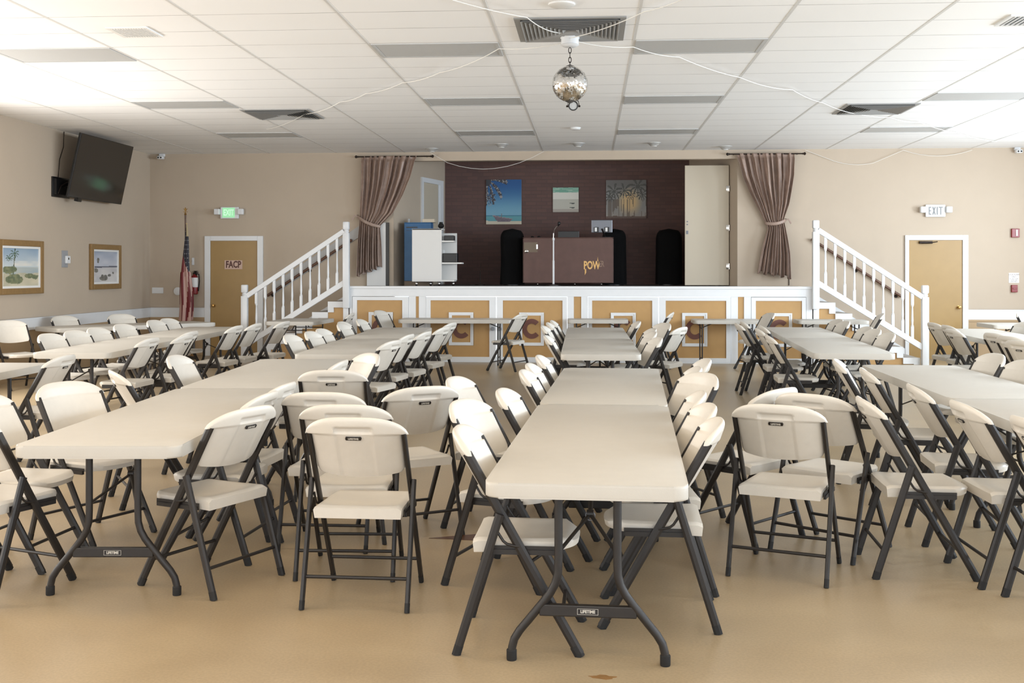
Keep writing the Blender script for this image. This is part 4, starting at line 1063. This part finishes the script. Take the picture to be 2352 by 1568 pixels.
CHAIRS=[
  ('white chair on the right side of the table cut off at left', -4.324, 8.333, 89.0, 'chairs at the left edge'),
  ('white chair, first from the front, left side of row nearest left wall', -5.36, 11.081, -98.0, 'chairs at the far left row'),
  ('white chair, second from the front, left side of row nearest left wall', -5.369, 11.657, -100.0, 'chairs at the far left row'),
  ('white chair, third from the front, left side of row nearest left wall', -5.393, 12.254, -98.0, 'chairs at the far left row'),
  ('white chair, fourth from the front, left side of row nearest left wall', -5.46, 13.109, -100.0, 'chairs at the far left row'),
  ('white chair, fifth from the front, left side of row nearest left wall', -5.493, 14.186, -98.0, 'chairs at the far left row'),
  ('white chair, sixth from the front, left side of row nearest left wall', -5.514, 14.695, -100.0, 'chairs at the far left row'),
  ('white chair, first from the front, right side of row nearest left wall', -4.524, 10.539, 87.0, 'chairs at the far left row'),
  ('white chair, second from the front, right side of row nearest left wall', -4.378, 11.072, 87.0, 'chairs at the far left row'),
  ('white chair, third from the front, right side of row nearest left wall', -4.546, 11.688, 87.0, 'chairs at the far left row'),
  ('white chair, fourth from the front, right side of row nearest left wall', -4.44, 12.916, 86.0, 'chairs at the far left row'),
  ('white chair, fifth from the front, right side of row nearest left wall', -4.373, 13.457, 86.0, 'chairs at the far left row'),
  ('white chair, sixth from the front, right side of row nearest left wall', -4.181, 14.061, 84.0, 'chairs at the far left row'),
  ('white chair, first from the front, left side of front left tables', -2.848, 5.163, -21.0, 'chairs at the front left tables'),
  ('white chair, second from the front, left side of front left tables', -2.984, 5.633, -94.0, 'chairs at the front left tables'),
  ('white chair, third from the front, left side of front left tables', -2.857, 6.209, -114.0, 'chairs at the front left tables'),
  ('white chair, fourth from the front, left side of front left tables', -2.9, 7.206, -58.0, 'chairs at the front left tables'),
  ('white chair, fifth from the front, left side of front left tables', -2.941, 8.337, -91.0, 'chairs at the front left tables'),
  ('white chair, first from the front, right side of front left tables', -1.87, 5.348, 66.0, 'chairs at the front left tables'),
  ('white chair, second from the front, right side of front left tables', -1.998, 5.892, 86.0, 'chairs at the front left tables'),
  ('white chair, third from the front, right side of front left tables', -2.032, 6.387, 86.0, 'chairs at the front left tables'),
  ('white chair, fourth from the front, right side of front left tables', -2.069, 7.995, 89.0, 'chairs at the front left tables'),
  ('white chair, fifth from the front, right side of front left tables', -1.939, 8.51, 126.0, 'chairs at the front left tables'),
  ('white chair, first from the front, left side of rear tables left of middle', -2.809, 11.083, -96.0, 'chairs at the rear left tables'),
  ('white chair, second from the front, left side of rear tables left of middle', -2.747, 11.686, -96.0, 'chairs at the rear left tables'),
  ('white chair, third from the front, left side of rear tables left of middle', -2.763, 12.232, -96.0, 'chairs at the rear left tables'),
  ('white chair, fourth from the front, left side of rear tables left of middle', -2.804, 13.435, -96.0, 'chairs at the rear left tables'),
  ('white chair, fifth from the front, left side of rear tables left of middle', -2.91, 13.933, -96.0, 'chairs at the rear left tables'),
  ('white chair, sixth from the front, left side of rear tables left of middle', -2.828, 14.656, -94.0, 'chairs at the rear left tables'),
  ('white chair, first from the front, right side of rear tables left of middle', -2.086, 10.357, 75.0, 'chairs at the rear left tables'),
  ('white chair, second from the front, right side of rear tables left of middle', -2.111, 11.317, 82.0, 'chairs at the rear left tables'),
  ('white chair, third from the front, right side of rear tables left of middle', -2.007, 11.841, 80.0, 'chairs at the rear left tables'),
  ('white chair, fourth from the front, right side of rear tables left of middle', -1.937, 12.828, 78.0, 'chairs at the rear left tables'),
  ('white chair, fifth from the front, right side of rear tables left of middle', -1.981, 13.89, 78.0, 'chairs at the rear left tables'),
  ('white folding nearest chair of the aisle group left of the middle tables, its badge readable', -1.053, 5.159, -1.4, 'other folding chairs'),
  ('white folding second chair of the aisle line, just behind the nearest one', -1.219, 5.628, 2.0, 'other folding chairs'),
  ('white folding third chair of the aisle line left of the middle tables', -1.454, 6.166, 0.0, 'other folding chairs'),
  ('white folding farthest chair of the aisle line, at the end of the front left table', -1.724, 7.469, 4.0, 'other folding chairs'),
  ('white folding chair turned left, right of the aisle line beside the middle table', -1.072, 6.458, 32.0, 'other folding chairs'),
  ('white chair, first from the front, left side of two nearest middle tables', -0.281, 4.622, -91.0, 'chairs at the near middle tables'),
  ('white chair, second from the front, left side of two nearest middle tables', -0.398, 5.506, -108.0, 'chairs at the near middle tables'),
  ('white chair, third from the front, left side of two nearest middle tables', -0.224, 6.081, -96.0, 'chairs at the near middle tables'),
  ('white chair, fourth from the front, left side of two nearest middle tables', -0.578, 6.717, -102.0, 'chairs at the near middle tables'),
  ('white chair, fifth from the front, left side of two nearest middle tables', -0.173, 7.261, -93.0, 'chairs at the near middle tables'),
  ('white chair, sixth from the front, left side of two nearest middle tables', -0.162, 7.769, -93.0, 'chairs at the near middle tables'),
  ('white chair, seventh from the front, left side of two nearest middle tables', -0.128, 8.526, -93.0, 'chairs at the near middle tables'),
  ('white chair, first from the front, right side of two nearest middle tables', 0.302, 4.959, 88.0, 'chairs at the near middle tables'),
  ('white chair, second from the front, right side of two nearest middle tables', 0.325, 5.472, 94.0, 'chairs at the near middle tables'),
  ('white chair, third from the front, right side of two nearest middle tables', 0.338, 6.057, 89.0, 'chairs at the near middle tables'),
  ('white chair, fourth from the front, right side of two nearest middle tables', 0.497, 7.037, 116.0, 'chairs at the near middle tables'),
  ('white chair, fifth from the front, right side of two nearest middle tables', 0.467, 7.584, 92.0, 'chairs at the near middle tables'),
  ('white chair, sixth from the front, right side of two nearest middle tables', 0.603, 8.277, 94.0, 'chairs at the near middle tables'),
  ('white chair, first from the front, left side of two rear middle tables', -0.175, 11.163, -92.0, 'chairs at the rear middle tables'),
  ('white chair, second from the front, left side of two rear middle tables', -0.288, 13.081, -94.0, 'chairs at the rear middle tables'),
  ('white chair, third from the front, left side of two rear middle tables', -0.259, 13.904, -92.0, 'chairs at the rear middle tables'),
  ('white chair, fourth from the front, left side of two rear middle tables', -0.231, 14.507, -92.0, 'chairs at the rear middle tables'),
  ('white chair, first from the front, right side of two rear middle tables', 0.413, 10.869, 99.0, 'chairs at the rear middle tables'),
  ('white chair, second from the front, right side of two rear middle tables', 0.42, 11.894, 99.0, 'chairs at the rear middle tables'),
  ('white chair, third from the front, right side of two rear middle tables', 0.455, 12.557, 99.0, 'chairs at the rear middle tables'),
  ('white chair, fourth from the front, right side of two rear middle tables', 0.837, 13.045, 64.0, 'chairs at the rear middle tables'),
  ('white chair, fifth from the front, right side of two rear middle tables', 0.696, 13.79, 114.0, 'chairs at the rear middle tables'),
  ('white chair, sixth from the front, right side of two rear middle tables', 0.364, 14.348, 96.0, 'chairs at the rear middle tables'),
  ('white folding chair seen from behind right of the middle tables, badge readable', 1.008, 5.755, -22.0, 'other folding chairs'),
  ('white folding chair turned right, just behind the chair seen from behind at right', 1.332, 6.21, -39.0, 'other folding chairs'),
  ('white folding chair turned left, half hidden behind the two aisle chairs at right', 0.878, 6.458, 49.0, 'other folding chairs'),
  ('white chair, first from the front, left side of the near right tables', 2.207, 5.121, -86.0, 'chairs at the near right tables'),
  ('white chair, second from the front, left side of the near right tables', 2.118, 5.706, -89.0, 'chairs at the near right tables'),
  ('white chair, third from the front, left side of the near right tables', 1.674, 5.832, -93.0, 'chairs at the near right tables'),
  ('white chair, fourth from the front, left side of the near right tables', 2.12, 6.5, -95.0, 'chairs at the near right tables'),
  ('white chair, fifth from the front, left side of the near right tables', 2.101, 7.556, -97.0, 'chairs at the near right tables'),
  ('white chair, sixth from the front, left side of the near right tables', 2.073, 8.259, -103.0, 'chairs at the near right tables'),
  ('white chair, first from the front, right side of the near right tables', 2.926, 7.448, 96.0, 'chairs at the near right tables'),
  ('white chair, second from the front, right side of the near right tables', 2.925, 8.291, 96.0, 'chairs at the near right tables'),
  ('white chair, third from the front, right side of the near right tables', 2.936, 8.946, 96.0, 'chairs at the near right tables'),
  ('white chair, first from the front, left side of tables before right stairs', 2.075, 11.442, -93.0, 'chairs at the rear right tables'),
  ('white chair, second from the front, left side of tables before right stairs', 2.161, 12.696, -92.0, 'chairs at the rear right tables'),
  ('white chair, third from the front, left side of tables before right stairs', 2.302, 13.316, -93.0, 'chairs at the rear right tables'),
  ('white chair, fourth from the front, left side of tables before right stairs', 2.093, 13.954, -91.0, 'chairs at the rear right tables'),
  ('white chair, fifth from the front, left side of tables before right stairs', 2.227, 14.44, -92.0, 'chairs at the rear right tables'),
  ('white chair, first from the front, right side of tables before right stairs', 2.882, 11.833, 96.0, 'chairs at the rear right tables'),
  ('white chair, second from the front, right side of tables before right stairs', 2.939, 12.614, 96.0, 'chairs at the rear right tables'),
  ('white chair, third from the front, right side of tables before right stairs', 2.968, 13.112, 96.0, 'chairs at the rear right tables'),
  ('white chair, fourth from the front, right side of tables before right stairs', 3.04, 14.526, 96.0, 'chairs at the rear right tables'),
  ('white chair, fifth from the front, right side of tables before right stairs', 3.085, 15.115, 98.0, 'chairs at the rear right tables'),
  ('white chair, first from the front, left side of the far right tables', 4.252, 10.776, -68.0, 'chairs at the far right tables'),
  ('white chair, second from the front, left side of the far right tables', 4.416, 11.455, -72.0, 'chairs at the far right tables'),
  ('white chair, third from the front, left side of the far right tables', 4.474, 12.005, -76.0, 'chairs at the far right tables'),
  ('white chair, fourth from the front, left side of the far right tables', 4.293, 12.716, -86.0, 'chairs at the far right tables'),
  ('white chair, fifth from the front, left side of the far right tables', 4.525, 13.612, -86.0, 'chairs at the far right tables'),
  ('white chair, sixth from the front, left side of the far right tables', 4.56, 14.284, -84.0, 'chairs at the far right tables'),
  ('white chair, first from the front, right side of the far right tables', 5.282, 13.146, 102.0, 'chairs at the far right tables'),
  ('white chair, second from the front, right side of the far right tables', 5.332, 14.511, 102.0, 'chairs at the far right tables'),
  ('white folding chair before the first cupboard door at the left end of stage', -3.202, 17.821, -108.0, 'other folding chairs'),
  ('white folding chair seen edge-on before the left stage stairs', -3.909, 16.787, 92.0, 'other folding chairs'),
  ('white folding chair standing alone between the long crosswise table and the C panel', -1.254, 16.917, 68.0, 'other folding chairs'),
  ('white folding chair seen edge-on before the fourth cupboard door', 1.03, 17.535, 82.0, 'other folding chairs'),
  ('white folding chair seen edge-on before the right stage railing', 4.184, 17.226, 84.0, 'other folding chairs'),
  ('white folding grey-shaded chair before the sixth cupboard door', 2.523, 17.191, 102.0, 'other folding chairs'),
  ('white folding chair between the askew table and the left wall, below the thermostat', -7.393, 15.414, -116.0, 'other folding chairs'),
  ('white folding chair between the askew table and the left wall, below the second painting', -6.841, 16.012, -127.0, 'other folding chairs'),
  ('white folding chair at the left edge below the big painting', -7.4, 13.857, -124.0, 'other folding chairs'),
  ('white folding chair before the white rail at the right edge', 6.992, 17.833, -146.0, 'other folding chairs'),
]
c0=None
for label,x,y,rz,group in CHAIRS:
    if c0 is None: c0=make_chair(label,(x,y,0),R(rz),group)
    else: dup(c0,(x,y,0),R(rz),label,group)
# dark wedge inlay in the floor
g=G(); g.prism([(-.92,6.28),(-.60,6.24),(-.60,6.42)],'z',0.0005,.0025); o=g.build('floor_inlay',M_darkwood,smooth=False); tag(o,'dark pointed wedge inlaid in the floor between the two front table rows','floor inlay')

g=G(); g.prism([(0.049+.05*math.cos(a*PI/7)*(1+.25*math.sin(a*2.3)),4.184+.02*math.sin(a*PI/7)*(1+.3*math.cos(a*1.7))) for a in range(14)],'z',.0003,.0012); o=g.build('floor_stain',mat('dried_stain',(140,104,62),.5,var=.15,scale=40),smooth=False); tag(o,'small brown dried stain on the floor before the nearest middle table','stain')
# ------------------------------------------------------------------ light
W=bpy.data.worlds.new('World'); SC.world=W; W.use_nodes=True
W.node_tree.nodes['Background'].inputs['Color'].default_value=(.80,.90,1.0,1); W.node_tree.nodes['Background'].inputs['Strength'].default_value=1.5
def area(name,loc,rot,sx,sy,e,col):
    l=bpy.data.lights.new(name,'AREA'); l.shape='RECTANGLE'; l.size=sx; l.size_y=sy; l.energy=e; l.color=col
    o=bpy.data.objects.new(name,l); COL.objects.link(o); o.location=loc; o.rotation_euler=rot; return o
WE=[110,120,155,185,190,150]
for (a,b),e in zip(WINS,WE):
    area('daylight_and_fill',(XR-.02,(a+b)/2,(WZ0+WZ1)/2),(0,R(90),0),WZ1-WZ0-.1,b-a-.1,e,(.77,.885,1.0))
for a,b in FW_ADDED: area('daylight_and_fill',((a+b)/2,YF+.02,1.9),(R(90),0,0),b-a-.1,1.8,66,(.77,.885,1.0))  # fill lamps at the added windows behind the camera
for (a,b),e in zip(LW_ADDED,[60,75,90,125]): area('daylight_and_fill',(XL+.02,(a+b)/2,(LZ0+LZ1)/2),(0,R(-90),0),LZ1-LZ0-.1,b-a-.1,e,(1.0,.965,.91))  # fill lamps at the added left windows, lifting ceiling and mid room
# lit ceiling panels over the near part of the room
for x,k in ((-5.09,1.7),(-1.43,1.3),(1.01,.8),(4.67,.5)):
    for y in (-1.6,2.1,5.2):
        area('panel_lamp',(x,y,ZC-.03),(0,0,0),1.1,.55,9*k,(1.0,.74,.44))
        g=G(); g.box(x-.6,x+.6,y-.3,y+.3,-.012+ZC,ZC-.001); o=g.build('ceiling_light',M_whitem,smooth=False); tag(o,'lit ceiling light panel over the near part of the hall','ceiling light','lit ceiling panels behind the camera')

# ------------------------------------------------------------------ camera
cd=bpy.data.cameras.new('camera'); cd.sensor_width=36; cd.lens=36*2540/2352; cd.shift_x=0; cd.shift_y=-(784-620)/2352
cd.clip_end=200
co=bpy.data.objects.new('camera',cd); COL.objects.link(co); co.location=(0,0,1.535); co.rotation_euler=(PI/2,0,math.atan(179/2540))
SC.camera=co
SC.view_settings.view_transform='Standard'; SC.view_settings.look='None'; SC.view_settings.exposure=0.68; SC.view_settings.gamma=1.0; SC.view_settings.use_curve_mapping=False
